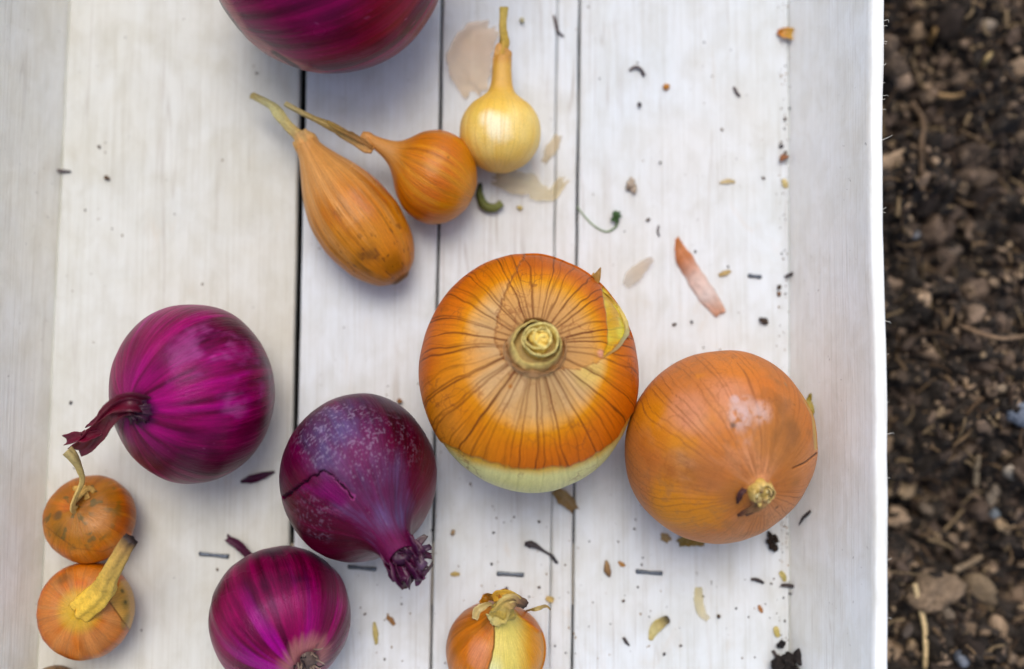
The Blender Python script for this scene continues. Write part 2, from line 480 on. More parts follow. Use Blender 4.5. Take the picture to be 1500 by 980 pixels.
def join(parts):
    V, F, C, off = [], [], [], 0
    for v, f, c in parts:
        V.append(v); F += [[i + off for i in q] for q in (f.tolist() if isinstance(f, np.ndarray) else f)]; C.append(c); off += len(v)
    return np.vstack(V), F, np.vstack(C)

def part(name, parts, mat, parent):
    V, F, C = join(parts if isinstance(parts, list) else [parts])
    return mesh(name, V, F, mat, parent, C)

# soil crumbs and fibres nobody could count
def scatter_soil():
    Vs, Fs, Cs, off = [], [], [], 0
    g = np.random.default_rng(3)
    base = [S(58, 48, 41), S(84, 70, 58), S(108, 91, 75), S(42, 36, 31), S(134, 114, 92), S(74, 62, 53)]
    for i in range(13000):
        wide = i > 11300
        x = g.uniform(0.117, 0.235) if not wide else g.uniform(0.235, 0.42); y = g.uniform(-0.2, 0.2)
        q = g.random()
        r = 0.0004 + 0.0013 * g.random() ** 2 if q < .80 else (g.uniform(.0013, .0028) if q < .965 else (g.uniform(.0034, .0065) if q < .996 else g.uniform(.0065, .009)))
        big = r > .0016
        sq = (1, g.uniform(.45, 1), g.uniform(.3, .8))
        V, F = lump(r, 1000 + i % 240, 3 if r > .0065 else 2 if r > .0026 else (1 if big else 0), sq, g.uniform(.7, 1.3))
        if big:
            V = V * (1 + .25 * (fbm(np.mod(V[:, 0] / r * .2 + V[:, 2] / r * .13, 1), V[:, 1] / r, 9, 1.9, i, 3) - .5) * 2)[:, None]
        z = float(soil_h(np.array(x), np.array(y))) + r * (g.uniform(-0.45, 0.45) if r < .0028 else -.45)
        col = base[g.integers(0, 6)] * g.uniform(.7, 1.9)
        w_ = g.random()
        if w_ < 0.07: col = S(170, 146, 114) * g.uniform(.5, 1.0)
        elif w_ < 0.065: col = S(120, 122, 126) * g.uniform(.6, 1.0)
        V = V + (x, y, z)
        if V[:, 0].min() < 0.1165: continue
        cc = np.tile(col, (len(V), 1)) * (.7 + .6 * g.random((len(V), 1)))
        Vs.append(V); Fs.append(F + off); Cs.append(cc); off += len(V)
    o = mesh('soil_crumbs', np.vstack(Vs), np.vstack(Fs), M_CLOD, None, np.vstack(Cs), smooth=True, origin=(.17, 0, Z_SOIL))
    tag(o, 'loose dark brown crumbs of soil strewn beside the crate', 'soil', None, 'stuff')
    fb = []
    for i in range(900):
        x = g.uniform(0.121, 0.232); y = g.uniform(-.18, .18); th = g.uniform(0, 6.28); L = g.uniform(.002, .011) * (1 if g.random() < .85 else 1.6)
        z = float(soil_h(np.array(x), np.array(y))) + g.uniform(.0005, .0035)
        d = np.array([math.cos(th), math.sin(th), g.uniform(-.45, .45)]) * L / 2; c0 = np.array([x, y, z])
        k_ = g.normal(size=3) * L * .10
        cl = [S(128, 104, 76), S(92, 72, 52), S(150, 128, 96), S(70, 54, 42)][g.integers(0, 4)] * g.uniform(.5, 1.0)
        v = tube([c0 - d, c0 + k_, c0 + d], [g.uniform(.0002, .0009)] * 2, [cl, cl * .8], 6, 8, 2, .2, .5, g.uniform(.4, 1), .2, i)
        if v[0][:, 0].min() > .117: fb.append(v)
    V, F, C = join(fb)
    o = mesh('soil_fibres', V, F, M_CLOD, None, C, origin=(.17, 0, Z_SOIL))
    tag(o, 'short rotted plant fibres mixed through the soil', 'fibres', None, 'stuff')
scatter_soil()

# ------------------------------------------------------------------ crate
crate = empty('crate', (0, 0, Z_SOIL))
tag(crate, 'shallow white veneer wood crate with plank floor holding the onions', 'crate')
YA, YB = -0.190, 0.190
def edge_line(pts_px):
    """floor line through photo pixels -> x as a function of y (metres), extended straight"""
    q = np.array([at(a, b, 0.0) for a, b in pts_px])
    k = np.polyfit(q[:, 1], q[:, 0], 1)
    return lambda y: np.polyval(k, y)

def board(name, xl, xr, z0, z1, mat, bev=0.0007, ny=90, seed=1, wob=0.00035):
    y = np.linspace(YA, YB, ny); t = (y - YA) / (YB - YA)
    nx = 10
    L = xl(y) + wob * 2 * (fbm(t * 0 + .1, t, 3, 14, seed, 3) - .5); Rr = xr(y) + wob * 2 * (fbm(t * 0 + .4, t, 3, 14, seed + 1, 3) - .5)
    rows = []
    top = z1 + 0.00018 * (fbm(t * 0 + .2, t, 3, 6, seed + 2, 2) - .5)
    rows.append(np.stack([L, y, y * 0 + z0], 1)); rows.append(np.stack([L, y, top - bev], 1))
    for s in np.linspace(0, 1, nx):
        rows.append(np.stack([L + bev * .8 + (Rr - L - 1.6 * bev) * s, y, top], 1))
    rows.append(np.stack([Rr, y, top - bev], 1)); rows.append(np.stack([Rr, y, y * 0 + z0], 1))
    V = np.stack(rows, 1); m = V.shape[1]
    F = grid_faces(ny, m).tolist()
    F.append(list(range(m))); F.append([(ny - 1) * m + k for k in range(m)][::-1])
    F = [f[::-1] for f in F]
    o = mesh(name, V, F, mat, crate, smooth=False)
    return o

# left side board foot line, right side board foot line
LJ = edge_line([(100, 0), (53, 980)])
RJ = edge_line([(1157, 0), (1159, 980)])
gAl, gAr = edge_line([(439, 110), (424, 790)]), edge_line([(449, 110), (431, 790)])
gBl, gBr = edge_line([(646, 0), (629, 980)]), edge_line([(650, 0), (632.5, 980)])
gDl, gDr = edge_line([(816, 0), (804.6, 980)]), edge_line([(817.3, 0), (805.6, 980)])
gCl, gCr = edge_line([(847.5, 0), (836.5, 980)]), edge_line([(851, 0), (839.5, 980)])
TH = 0.0036
ofs = lambda f, d: (lambda y: f(y) + d)
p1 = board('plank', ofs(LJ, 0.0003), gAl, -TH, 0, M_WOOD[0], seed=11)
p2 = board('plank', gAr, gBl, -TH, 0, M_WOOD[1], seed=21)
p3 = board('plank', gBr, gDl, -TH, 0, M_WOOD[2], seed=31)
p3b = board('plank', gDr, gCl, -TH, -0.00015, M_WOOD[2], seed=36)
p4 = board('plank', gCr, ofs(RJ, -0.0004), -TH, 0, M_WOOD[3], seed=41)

H_WALL = 0.052
def side_board(name, foot, top_in, top_out, sgn, mat, seed):
    ny = 120
    y = np.linspace(YA, YB, ny); t = (y - YA) / (YB - YA)
    wv = 0.0006 * (fbm(t * 0 + .3, t, 3, 7, seed, 3) - .5)
    fin = foot(y); tin = top_in(y) + wv; tout = top_out(y) + wv * 1.3 + 0.0003 * (fbm(t * 0 + .6, t, 3, 40, seed + 4, 2) - .5)
    tin = tin + 0.0005 * (fbm(t * 0 + .5, t, 3, 60, seed + 12, 3) - .5)
    zt = H_WALL + 0.0012 * (fbm(t * 0 + .8, t, 3, 9, seed + 7, 3) - .5)
    zb = -0.0042; rows = []
    nz = 26
    for s in np.linspace(0, 1, nz):
        z = zb + (zt - 0.0005 - zb) * s
        bow = 0.0009 * np.sin(np.pi * s)
        rows.append(np.stack([fin + (tin - fin) * (z / H_WALL) + sgn * bow, y, z], 1))
    rows.append(np.stack([tin + sgn * 0.0005, y, zt], 1)); rows.append(np.stack([(tin + tout) / 2, y, zt + 0.0002], 1)); rows.append(np.stack([tout - sgn * 0.0005, y, zt - 0.0001], 1))
    th = tout - tin
    for s in np.linspace(1, 0, 12):
        z = zb + (zt - 0.0006 - zb) * s
        rows.append(np.stack([fin + th + (tin - fin) * (z / H_WALL), y, z], 1))
    V = np.stack(rows, 1); m = V.shape[1]
    F = grid_faces(ny, m).tolist(); F.append(list(range(m))); F.append([(ny - 1) * m + k for k in range(m)][::-1])
    if sgn > 0: F = [f[::-1] for f in F]
    return mesh(name, V, F, mat, crate, smooth=True)
def rim_fn(pts):
    q = np.array([at(a, b, H_WALL) for a, b in pts]); o = np.argsort(q[:, 1]); q = q[o]
    return lambda y: np.interp(y, q[:, 1], q[:, 0])
rin = rim_fn([(1277, -300), (1277, 0), (1275, 150), (1275, 300), (1280, 480), (1283, 650), (1283, 980), (1284, 1300)])
rout = rim_fn([(1298, -300), (1297, 0), (1294, 150), (1294, 300), (1298, 480), (1301, 650), (1303, 980), (1304, 1300)])
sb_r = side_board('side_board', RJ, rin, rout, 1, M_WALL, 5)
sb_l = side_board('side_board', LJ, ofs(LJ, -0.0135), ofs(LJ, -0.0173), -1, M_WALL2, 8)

def end_board(ya, yb):
    y0, y1 = min(ya, yb), max(ya, yb); ym = (ya + yb) / 2
    xl0, xl1 = LJ(ym) - .002, LJ(ym) - .0155; xr0, xr1 = RJ(ym) + .003, float(rout(ym))
    xs_ = [(xl0, -0.0042), (xr0, -0.0042), (xr1, H_WALL), (xl1, H_WALL)]
    V = [(x, y0, z) for x, z in xs_] + [(x, y1, z) for x, z in xs_]
    F = [(0, 1, 2, 3), (7, 6, 5, 4), (0, 4, 5, 1), (1, 5, 6, 2), (2, 6, 7, 3), (3, 7, 4, 0)]
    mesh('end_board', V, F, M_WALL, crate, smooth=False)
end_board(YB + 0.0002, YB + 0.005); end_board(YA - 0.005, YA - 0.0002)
def batten(yc):
    x0, x1, y0, y1, z0, z1 = LJ(yc) - .004, RJ(yc) + .004, yc - .011, yc + .011, Z_SOIL - .0045, -0.0036
    V = [(x, y, z) for z in (z0, z1) for x, y in ((x0, y0), (x1, y0), (x1, y1), (x0, y1))]
    F = [(3, 2, 1, 0), (4, 5, 6, 7), (0, 1, 5, 4), (1, 2, 6, 5), (2, 3, 7, 6), (3, 0, 4, 7)]
    mesh('batten', V, F, M_BATTEN, crate, smooth=False)
batten(-0.087); batten(0.150)

def staple(plank, x0, y0, x1, y1, r=0.00082):
    a, b = at(x0, y0, 0), at(x1, y1, 0)
    up = np.array([0, 0, .00045]); dn = np.array([0, 0, -.0018]); d = (b - a) / np.linalg.norm(b - a) * .0005
    v, f, c = tube([a + dn, a + up * .2, a + d + up, (a + b) / 2 + up, b - d + up, b + up * .2, b + dn], [r * 1.25, r * .95, r * .8, r * .95, r * 1.25], [S(80, 90, 100)] * 2, 8, 30, 2, .05, 0, .6, .16, int(x0))
    mesh('staple', v, f, M_STAPLE, plank)
staple(p1, 293, 811, 334, 815); staple(p2, 511, 830, 550, 834); staple(p3, 729, 840, 766, 842)
staple(p4, 933, 837, 969, 840); staple(p4, 1097, 404, 1114, 406)

# loose wood fibres on the rim of the right-hand board
fib = []
for k, (py, ln) in enumerate([(30, 7), (38, 4), (60, 5), (63, 4), (96, 4), (122, 3), (140, 8), (146, 3), (160, 4), (205, 13), (307, 5), (310, 4), (470, 7), (520, 3), (590, 3), (636, 9), (700, 3), (820, 5), (905, 4)]):
    a = at(np.interp(py, [0, 150, 300, 480, 650, 980], [1297, 1294, 1294, 1298, 1301, 1303]) - 1.5, py, H_WALL - .0006)
    g = np.random.default_rng(k); L = ln * 0.0002
    d = np.array([1, g.uniform(-.6, .6), g.uniform(-.2, .5)]); b = a + d * L; c = b + np.array([.35, g.uniform(-1, 1), g.uniform(-.5, .5)]) * L * .6
    fib.append(tube([a - d * .0006, a + d * L * .4, b, c], [.00009, .00007, .00004], [(.8, .76, .66)] * 2, 5, 10, 2, 0, 0, 1, 0, k))
o = part('wood_fibres', fib, M_DRY, crate); tag(o, None, None, None, 'stuff')

# ------------------------------------------------------------------ bulbs
class Bulb:
    """surface of revolution with lumps, laid on the crate floor and sized to the silhouette in the photo"""
    def __init__(s, profile, axis, bbox, zcut, nu=320, nv=190, lump_=0.03, seed=1, bend=None, spin=0.0, ribs=0.0, floor=0.0, oval=(1, 1), shear=None):
        prof = crv(profile, nv); prof[:, 0] = np.maximum(prof[:, 0], 0.0006)
        u = np.arange(nu) / nu; v = np.linspace(0, 1, nv)
        s.V, s.U = np.meshgrid(v, u, indexing='ij')
        r = prof[:, 0][:, None]; z = np.repeat(prof[:, 1][:, None], nu, 1)
        env = sm(0.02, .25, r)
        k = 1 + lump_ * env * 2 * (fbm(s.U, s.V, 3, 2.2, seed, 3) - .5)
        if ribs: k = k + ribs * env * (pn(s.U, s.V, 22, 1.1, seed + 3) - .5) + ribs * .5 * env * (pn(s.U, s.V, 47, 1.5, seed + 4) - .5)
        th = 2 * np.pi * s.U
        L = np.stack([r * k * np.cos(th) * oval[0], r * k * np.sin(th) * oval[1], z], -1)
        s.zl = z; s.body = prof[:, 1] <= zcut
        ax = np.array(axis, float); ax /= np.linalg.norm(ax)
        h = np.array([0, 1.0, 0]) if abs(ax[1]) < .9 else np.array([1.0, 0, 0])
        e1 = np.cross(h, ax); e1 /= np.linalg.norm(e1); e2 = np.cross(ax, e1)
        c_, s_ = math.cos(spin), math.sin(spin); e1, e2 = e1 * c_ + e2 * s_, e2 * c_ - e1 * s_
        Rm = np.stack([e1, e2, ax], 1)
        Q = L @ Rm.T
        if bend is not None:                      # (world direction, start z, strength)
            bd, z0, kk = bend; bd = np.array(bd, float); bd /= np.linalg.norm(bd)
            Q = Q + (np.maximum(z - z0, 0) ** 2 * kk)[..., None] * bd
        bx0, by0, bx1, by1 = bbox
        sc = 0.25e-3 * (bx1 - bx0) / 2 * .93; pos = np.zeros(3)
        pos[:2] = at((bx0 + bx1) / 2, (by0 + by1) / 2, sc)[:2]
        ax_ = ay_ = 1.0
        for _ in range(16):
            W = Q * sc * np.array([ax_, ay_, 1.0]); pos[2] = floor - W[s.body].min(axis=(0, 1))[2] if True else 0
            x, y = proj((W + pos)[s.body])
            pw, ph = x.max() - x.min(), y.max() - y.min()
            sc *= math.sqrt((bx1 - bx0) * (by1 - by0) / (pw * ph)); q_ = math.sqrt((bx1 - bx0) / (by1 - by0) * ph / pw); ax_ = min(max(ax_ * q_, .9), 1.1); ay_ = min(max(ay_ / q_, .9), 1.1)
            m = 0.25e-3 * (DIST - pos[2]) / DIST
            pos[0] += ((bx0 + bx1) / 2 - (x.max() + x.min()) / 2) * m; pos[1] -= ((by0 + by1) / 2 - (y.max() + y.min()) / 2) * m
        s.fitbox = (x.min(), y.min(), x.max(), y.max())
        s.sc, s.pos, s.ax = sc, pos, ax
        s.P = Q * sc * np.array([ax_, ay_, 1.0]) + pos
        s.nu, s.nv = nu, nv
        s._normals(); s.px, s.py = proj(s.P)
        s.facing = ((CAM - s.P) * s.N).sum(-1) > 0
        s.col = None; s.rough = np.full(s.U.shape, .42)
        s.lat = z                                  # local height, equator at 0
        s.rad = prof[:, 0][:, None] + 0 * s.U
    def _normals(s):
        du = np.roll(s.P, -1, 1) - np.roll(s.P, 1, 1); dv = np.gradient(s.P, axis=0)
        N = np.cross(du, dv); s.N = N / (np.linalg.norm(N, axis=-1)[..., None] + 1e-15)
    def displace(s, d):
        s.P = s.P + s.N * d[..., None]; s._normals()
    def spot(s, px, py):
        d = (s.px - px) ** 2 + (s.py - py) ** 2 + np.where(s.facing, 0, 1e9)
        i = np.unravel_index(np.argmin(d), d.shape)
        return s.P[i], s.N[i]
    def near(s, px, py, r_px, warp=0.35, seed=3):
        """soft blotch around a place on the surface; r in photo pixels"""
        c, _ = s.spot(px, py); m = 0.25e-3 * (DIST - c[2]) / DIST
        d = np.linalg.norm(s.P - c, axis=-1) / (r_px * m)
        d = d * (1 + warp * 2.4 * (fbm(s.U, s.V, 9, 7, seed, 5) - .5))
        return sm(1.1, 0.25, d)
    def tip(s):
        c = s.P[-1].mean(0); d = c - s.P[-6].mean(0); return c, d / np.linalg.norm(d)
    def ring_c(s, k): return s.P[k].mean(0)
    def build(s, name, root, mat, sat=1.24, keep=None):
        f, gg = {'red_onion_skin': (1.15, 1.0), 'pearl_onion_skin': (1.1, 1.0)}.get(mat.name, (sat, 1.10))
        lum = (s.col @ np.array([.35, .5, .15]))[..., None]; cc = np.clip(lum + (s.col - lum) * f, 0.0, 1) * np.array([1, gg, 1])
        k_ = 1.0 if keep is None else (1 - keep)[..., None]
        s.col = s.col * (1 - k_) + cc * k_
        nu, nv = s.nu, s.nv
        V = s.P.reshape(-1, 3)
        F = grid_faces(nv, nu)
        mer = np.stack([np.cos(2 * np.pi * s.U), np.sin(2 * np.pi * s.U), s.V * 2.2], -1) + np.array([hash(name) % 1 + s.pos[0] * 100, s.pos[1] * 90, 0])
        o = mesh(name, V, F, mat, root, s.col.reshape(-1, 3), s.rough, mer.reshape(-1, 3))
        # close both ends
        return o

def onion_root(name, b, label, cat, group=None):
    r = empty(name, (b.pos[0], b.pos[1], 0.0)); tag(r, label, cat, group); return r

PROF = {
 'round': [(0.0, -.93), (.10, -.94), (.30, -.905), (.62, -.75), (.90, -.42), (1, 0), (.935, .38), (.72, .71), (.45, .92), (.24, 1.05), (.15, 1.16), (.12, 1.30)],
 'neckless': [(0.0, -.90), (.10, -.93), (.22, -.93), (.60, -.77), (.90, -.42), (1, 0), (.935, .38), (.72, .70), (.44, .88), (.22, .95), (.0, .97)],
 'long': [(0.0, -.86), (.10, -.90), (.28, -.87), (.62, -.73), (.91, -.40), (1, 0), (.94, .37), (.76, .64), (.53, .83), (.35, .97), (.245, 1.10), (.19, 1.24), (.175, 1.34)],
 'big': [(0.0, -.74), (.2, -.77), (.52, -.70), (.86, -.42), (1, 0), (.93, .34), (.72, .58), (.48, .71), (.34, .765), (.265, .79), (.235, .815), (.225, .845)],
 'globe': [(0.0, -.86), (.3, -.85), (.7, -.64), (.95, -.28), (1, .05), (.92, .40), (.70, .67), (.43, .83), (.23, .90), (.14, .935), (.115, 1.0)],
 'shallot': [(0.0, -1.36), (.16, -1.38), (.28, -1.30), (.55, -1.12), (.84, -.66), (1, 0), (1.0, .42), (.93, .90), (.74, 1.42), (.50, 1.88), (.33, 2.22), (.26, 2.44)],
 'ball': [(0.0, -.92), (.12, -.95), (.35, -.90), (.68, -.70), (.93, -.36), (1, 0), (.93, .37), (.72, .68), (.46, .90), (.29, 1.08), (.20, 1.28), (.145, 1.52), (.12, 1.70)],
 'pearl': [(0.0, -.95), (.12, -.97), (.35, -.91), (.70, -.70), (.94, -.35), (1, 0), (.94, .36), (.74, .66), (.50, .84), (.34, .98), (.27, 1.18), (.235, 1.5), (.20, 1.85)],
 'flat': [(0.0, -.74), (.12, -.77), (.4, -.73), (.78, -.5), (.97, -.18), (1, .05), (.92, .38), (.68, .60), (.4, .70), (.2, .735), (.09, .77), (.07, .84)],
}

# ---- red onion skins
RD, RM, RL, RBR = S(62, 0, 26), S(130, 0, 72), S(160, 4, 122), S(128, 16, 26)
def red_skin(b, seed, bright=1.0, brown=0.0, band_=.3):
    U, V = b.U, b.V
    st = band_ * fbm(U, V, 13, 1.3, seed, 3) + (1 - band_) * fbm(U, V, 64, 1.6, seed + 5, 4)
    blot = fbm(U, V, 6, 4.5, seed + 9, 5)
    k = sm(.30, .66, .55 * st + .45 * blot)
    c = mix(RD, RM, k)
    c = mix(c, RL, .75 * sm(.58, .85, .5 * st + .5 * fbm(U, V, 6, 3, seed + 14, 3)))
    c = mix(c, RBR, brown * sm(.45, .7, fbm(U, V, 4, 2.6, seed + 20, 3)))
    fl = pn(U, V, 210, 2.2, seed + 30)                      # fine pale fibres
    c = mix(c, c * 1.6, .28 * sm(.66, .92, fl))
    c = mix(c, c * .4, .6 * sm(.72, .95, pn(U, V, 120, 1.8, seed + 33)))
    c = mix(c, S(150, 90, 120), .5 * sm(.80, .97, fbm(U, V, 160, 60, seed + 40, 2)) * sm(.5, .7, fbm(U, V, 7, 4, seed + 41, 3)))
    b.rough = .25 + .16 * blot
    return c * bright

# onion 1: at the far end, cut by the frame
b1 = Bulb(PROF['round'], (.93, .30, .18), (300, -248, 656, 108), .96, 280, 150, .025, 51, ribs=.02)
c = red_skin(b1, 101, 1.35, 0, .15)
c = mix(c, S(150, 30, 30), .6 * sm(470, 600, b1.px) * sm(.35, .65, fbm(b1.U, b1.V, 30, 1.6, 77, 3)))
sdl = line_d(b1.px, b1.py, [(300, -60), (330, 10), (356, 52), (405, 88), (455, 110), (480, 118)])
outer = (b1.facing) & (sdl < 14)
c = mix(c, S(185, 120, 110), .75 * outer * sm(15, 6, sdl))
for seg in ([(318, 0), (340, 30), (357, 55)], [(400, 76), (425, 92), (437, 100)]):
    c = mix(c, S(45, 12, 20), .9 * sm(4, 1.5, line_d(b1.px, b1.py, seg)))
b1.col = c; b1.rough -= .06
r1 = onion_root('red_onion', b1, 'large glossy crimson onion at the end of the wide gap between planks', 'onion', None)
b1.build('bulb', r1, M_RED)
p, d = b1.tip()
part('stem', tube([p - d * .004, p + d * .006, p + d * .014 + np.array([0, .002, -.004]), p + d * .022 + np.array([0, .002, -.012])], [.0048, .0042, .0036, .002], [S(70, 30, 35), S(80, 60, 45), S(70, 60, 45)], ribs=6, rib=.18, seed=3), M_DRY, r1)

# onion 2: dark shred of stem hanging over its side
b2 = Bulb(PROF['neckless'], (-.58, -.20, .79), (159, 446, 403, 709), .9, 360, 200, .03, 61, ribs=.014, oval=(1.0, 1.04))
c = red_skin(b2, 120, 1.25, 0, .12)
nk, _ = b2.spot(205, 600)
dn = np.linalg.norm(b2.P - nk, axis=-1)
c = mix(c, S(168, 14, 118), .55 * sm(.020, .008, dn) * sm(.3, .6, fbm(b2.U, b2.V, 24, 1.2, 9, 2)))
c = mix(c, S(160, 0, 104), .55 * b2.near(300, 560, 120, .6, 30) * sm(.25, .7, fbm(b2.U, b2.V, 80, 5, 31, 4)))
c = mix(c, S(44, 6, 38), .92 * sm(.0075, .0035, dn + .003 * (fbm(b2.U, b2.V, 50, 2, 4, 3) - .5)))
c = mix(c, S(176, 96, 150), .45 * np.maximum(b2.near(345, 592, 46, 1.0, 5), b2.near(320, 520, 70, 1.0, 6)) * sm(.42, .70, fbm(b2.U, b2.V, 40, 10, 8, 4)))  # streaky lavender sheen painted into the skin colour
b2.col = c
r2 = onion_root('red_onion', b2, 'round magenta onion with a torn crimson stem strip hanging off one side', 'onion')
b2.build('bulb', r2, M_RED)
zt = nk[2]
CR = [S(60, 6, 34), S(120, 8, 44), S(135, 10, 52), S(110, 8, 50)]
pp = [nk + (-.001, 0, -.003), at(196, 594, zt + .003), at(180, 597, zt + .0022), at(163, 610, zt - .004), at(148, 628, zt - .013), at(132, 644, zt - .021), at(113, 658, zt - .027)]
part('stem', [
    ribbon(pp, [.0022, .0028, .0026, .0030, .0032, .0030, .0026], CR, n=46, m=13, curl=.55, thick=.0003, wav=.0012, jag=.16, seed=4, twist=.7),
    ribbon([nk + (.002, .001, -.002), at(205, 590, zt + .002), at(185, 590, zt + .004), at(160, 600, zt - .002), at(146, 615, zt - .01), at(126, 625, zt - .016)], [.0025, .003, .0022, .0016, .0012, .0003], CR, n=40, m=9, curl=.8, thick=.0003, wav=.001, jag=.2, seed=7, twist=-.5),
    ribbon([at(150, 632, zt - .014), at(128, 640, zt - .018), at(114, 640, zt - .022), at(98, 644, zt - .026)], [.0010, .0016, .0016, .0018], CR[1:], n=26, m=7, curl=.7, thick=.0003, wav=.001, jag=.25, seed=9),
    ribbon([at(126, 646, zt - .021), at(121, 636, zt - .019), at(124, 630, zt - .017)], [.0008, .0006, .0001], CR[:2], n=14, m=5, curl=.3, thick=.0003, jag=.1, seed=10),
], M_FLAP, r2)
part('neck', [ribbon([nk + (math.cos(a) * .006, math.sin(a) * .0045, -.003), nk + (math.cos(a) * .0035, math.sin(a) * .0025, .0012), nk + (math.cos(a) * .0012 - .003, math.sin(a) * .001, .0028)], [.0018, .0016, .0008], [S(48, 6, 36), S(70, 8, 50), S(58, 6, 34)], n=16, m=7, curl=.5, thick=.0003, wav=.0006, jag=.2, seed=20 + k) for k, a in enumerate(np.linspace(0, 6.28, 9)[:-1])], M_FLAP, r2)

# onion 3: dusty bloom, frayed neck
b3 = Bulb(PROF['long'], (.44, -.56, .70), (411, 578, 638, 822), .62, 500, 300, .035, 71, bend=((.35, -.55, -.6), .80, .75), ribs=.02)
c = red_skin(b3, 140, .50, .35)
bl = sm(.35, .75, fbm(b3.U, b3.V, 6, 4, 3, 4))
bloom = np.maximum.reduce([b3.near(500, 650, 84, .6, 8), b3.near(540, 695, 78, .7, 9), .9 * b3.near(575, 745, 50, .6, 10)])
c = mix(c, S(94, 90, 128), .88 * bloom * (.35 + .65 * bl) * (.55 + .45 * sm(.3, .7, fbm(b3.U, b3.V, 70, 12, 44, 3))))
zone = np.maximum.reduce([b3.near(480, 635, 80, .8, 12), .8 * b3.near(535, 660, 62, .8, 13), .5 * b3.near(455, 760, 50, .9, 14), .4 * b3.near(600, 640, 50, .9, 15)])
fz = fbm(b3.U, b3.V, 190, 120, 5, 2); fz2 = 1 - np.abs(fbm(b3.U, b3.V, 40, 34, 18, 4) - .5) * 14
spk = np.maximum(sm(.60, .74, fz) * .8, sm(.45, .95, fz2) * sm(.4, .6, fz)) * zone
c = mix(c, S(190, 176, 196), .34 * spk)
c = mix(c, S(122, 52, 48), .55 * sm(595, 640, b3.px) * b3.facing)
slit = [(416, 728), (440, 712), (462, 695), (474, 689), (488, 697), (505, 715), (516, 728)]
wx, wy = 7 * (fbm(b3.U, b3.V, 70, 46, 3, 3) - .5), 7 * (fbm(b3.U, b3.V, 70, 46, 6, 3) - .5)
dl = line_d(b3.px + wx, b3.py + wy, slit) * (.7 + 1.3 * fbm(b3.U, b3.V, 50, 30, 4, 2)); dl = np.where(b3.facing, dl, 99)
under = poly_sd(b3.px + wx, b3.py + wy, slit + [(500, 750), (470, 745), (455, 722)])
c = mix(c, S(112, 20, 82), .7 * sm(4, -10, under) * b3.facing * sm(.3, .6, fbm(b3.U, b3.V, 30, 8, 2, 3)))
c = mix(c, S(24, 4, 16), 1.0 * sm(2.2, .9, dl)); c = mix(c, S(190, 90, 150), .4 * sm(1.5, .4, np.abs(dl - 3.6)) * sm(470, 500, b3.px)); b3.rough += .12 * bloom
b3.displace(np.where(b3.facing, .0005 * sm(-6, 6, under) - .0012 * sm(3, .5, dl), 0.0))
neck = sm(1.05, 1.35, b3.lat); c = mix(c, S(92, 14, 60), .6 * neck)
b3.col = c
r3 = onion_root('red_onion', b3, 'dusty dark purple onion with split skin and frayed neck', 'onion')
b3.build('bulb', r3, M_RED)
p, d = b3.tip(); g = np.random.default_rng(5)
ends = [(598, 838), (606, 820), (612, 836), (620, 828), (628, 834), (632, 815), (630, 800), (624, 785), (617, 830), (604, 808), (634, 828), (610, 800)]
tuft = []
for k, (ex, ey) in enumerate(ends):
    a = k / len(ends) * 6.283; off = np.array([math.cos(a), math.sin(a), 0]) * b3.sc * .15
    e = at(ex, ey, max(.006, p[2] - .010 + g.uniform(-.004, .006)))
    s0 = p - d * .005 + off * 1.05; m1 = p + d * .003 + off * 1.2 + g.normal(size=3) * .0006; m2 = (m1 + e) / 2 + g.normal(size=3) * .0012
    cc = [S(96, 14, 62), S(70, 10, 54), [S(150, 120, 150), S(120, 60, 100), S(60, 20, 50)][k % 3], [S(62, 20, 50), S(110, 96, 90), S(84, 30, 60)][k % 3]]
    tuft.append(ribbon([s0, m1, m2, e], [.0020, .0022, .0018, .0009], cc, n=26, m=7, curl=.6, thick=.00025, wav=.0022, jag=.35, seed=40 + k, twist=g.uniform(-1, 1), side=g.normal(size=3)))
part('frayed_neck', tuft, M_FLAP, r3)
q, qn = b3.P[2].mean(0), -b3.ax
part('root_plate', [(lambda vfc: (vfc[0] + q + qn * .0005 + np.array([g.normal() * .0012, g.normal() * .0004, .0005]), vfc[1], np.tile(S(58, 20, 30) * g.uniform(.6, 1.3), (len(vfc[0]), 1))))(lump(g.uniform(.0015, .0026), 300 + k, 2, (1.4, .6, .8))) for k in range(6)], M_DRY, r3)

# onion 4: root end up, shiny stripes
b4 = Bulb(PROF['neckless'], (-.40, .62, -.66), (305, 799, 514, 1012), .9, 360, 200, .03, 81, ribs=.03)
c = red_skin(b4, 160, 1.15, 0, .35)
rt, rn = b4.spot(451, 968); dr = np.linalg.norm(b4.P - rt, axis=-1)
c = mix(c, S(168, 20, 140), .8 * sm(.50, .78, fbm(b4.U, b4.V, 34, 1.0, 21, 2)) * sm(.036, .012, dr) * sm(490, 440, b4.px))
c = mix(c, S(78, 44, 50), .75 * sm(440, 500, b4.px) * sm(.3, .55, fbm(b4.U, b4.V, 50, 2, 22, 3)) * b4.facing)
c = mix(c, S(176, 120, 112), .85 * sm(.0115, .0055, dr + .006 * (fbm(b4.U, b4.V, 70, 3, 4, 3) - .5)))
c = mix(c, S(70, 30, 40), .8 * sm(.0056, .003, dr))
c = mix(c, S(40, 6, 30), .85 * np.maximum(b4.near(470, 812, 60, .8, 3), b4.near(400, 806, 40, .8, 4)))
b4.col = c; b4.rough -= .05
r4 = onion_root('red_onion', b4, 'striped bright purple onion showing its brown root plate', 'onion')
b4.build('bulb', r4, M_RED)
hair = []
g = np.random.default_rng(11)
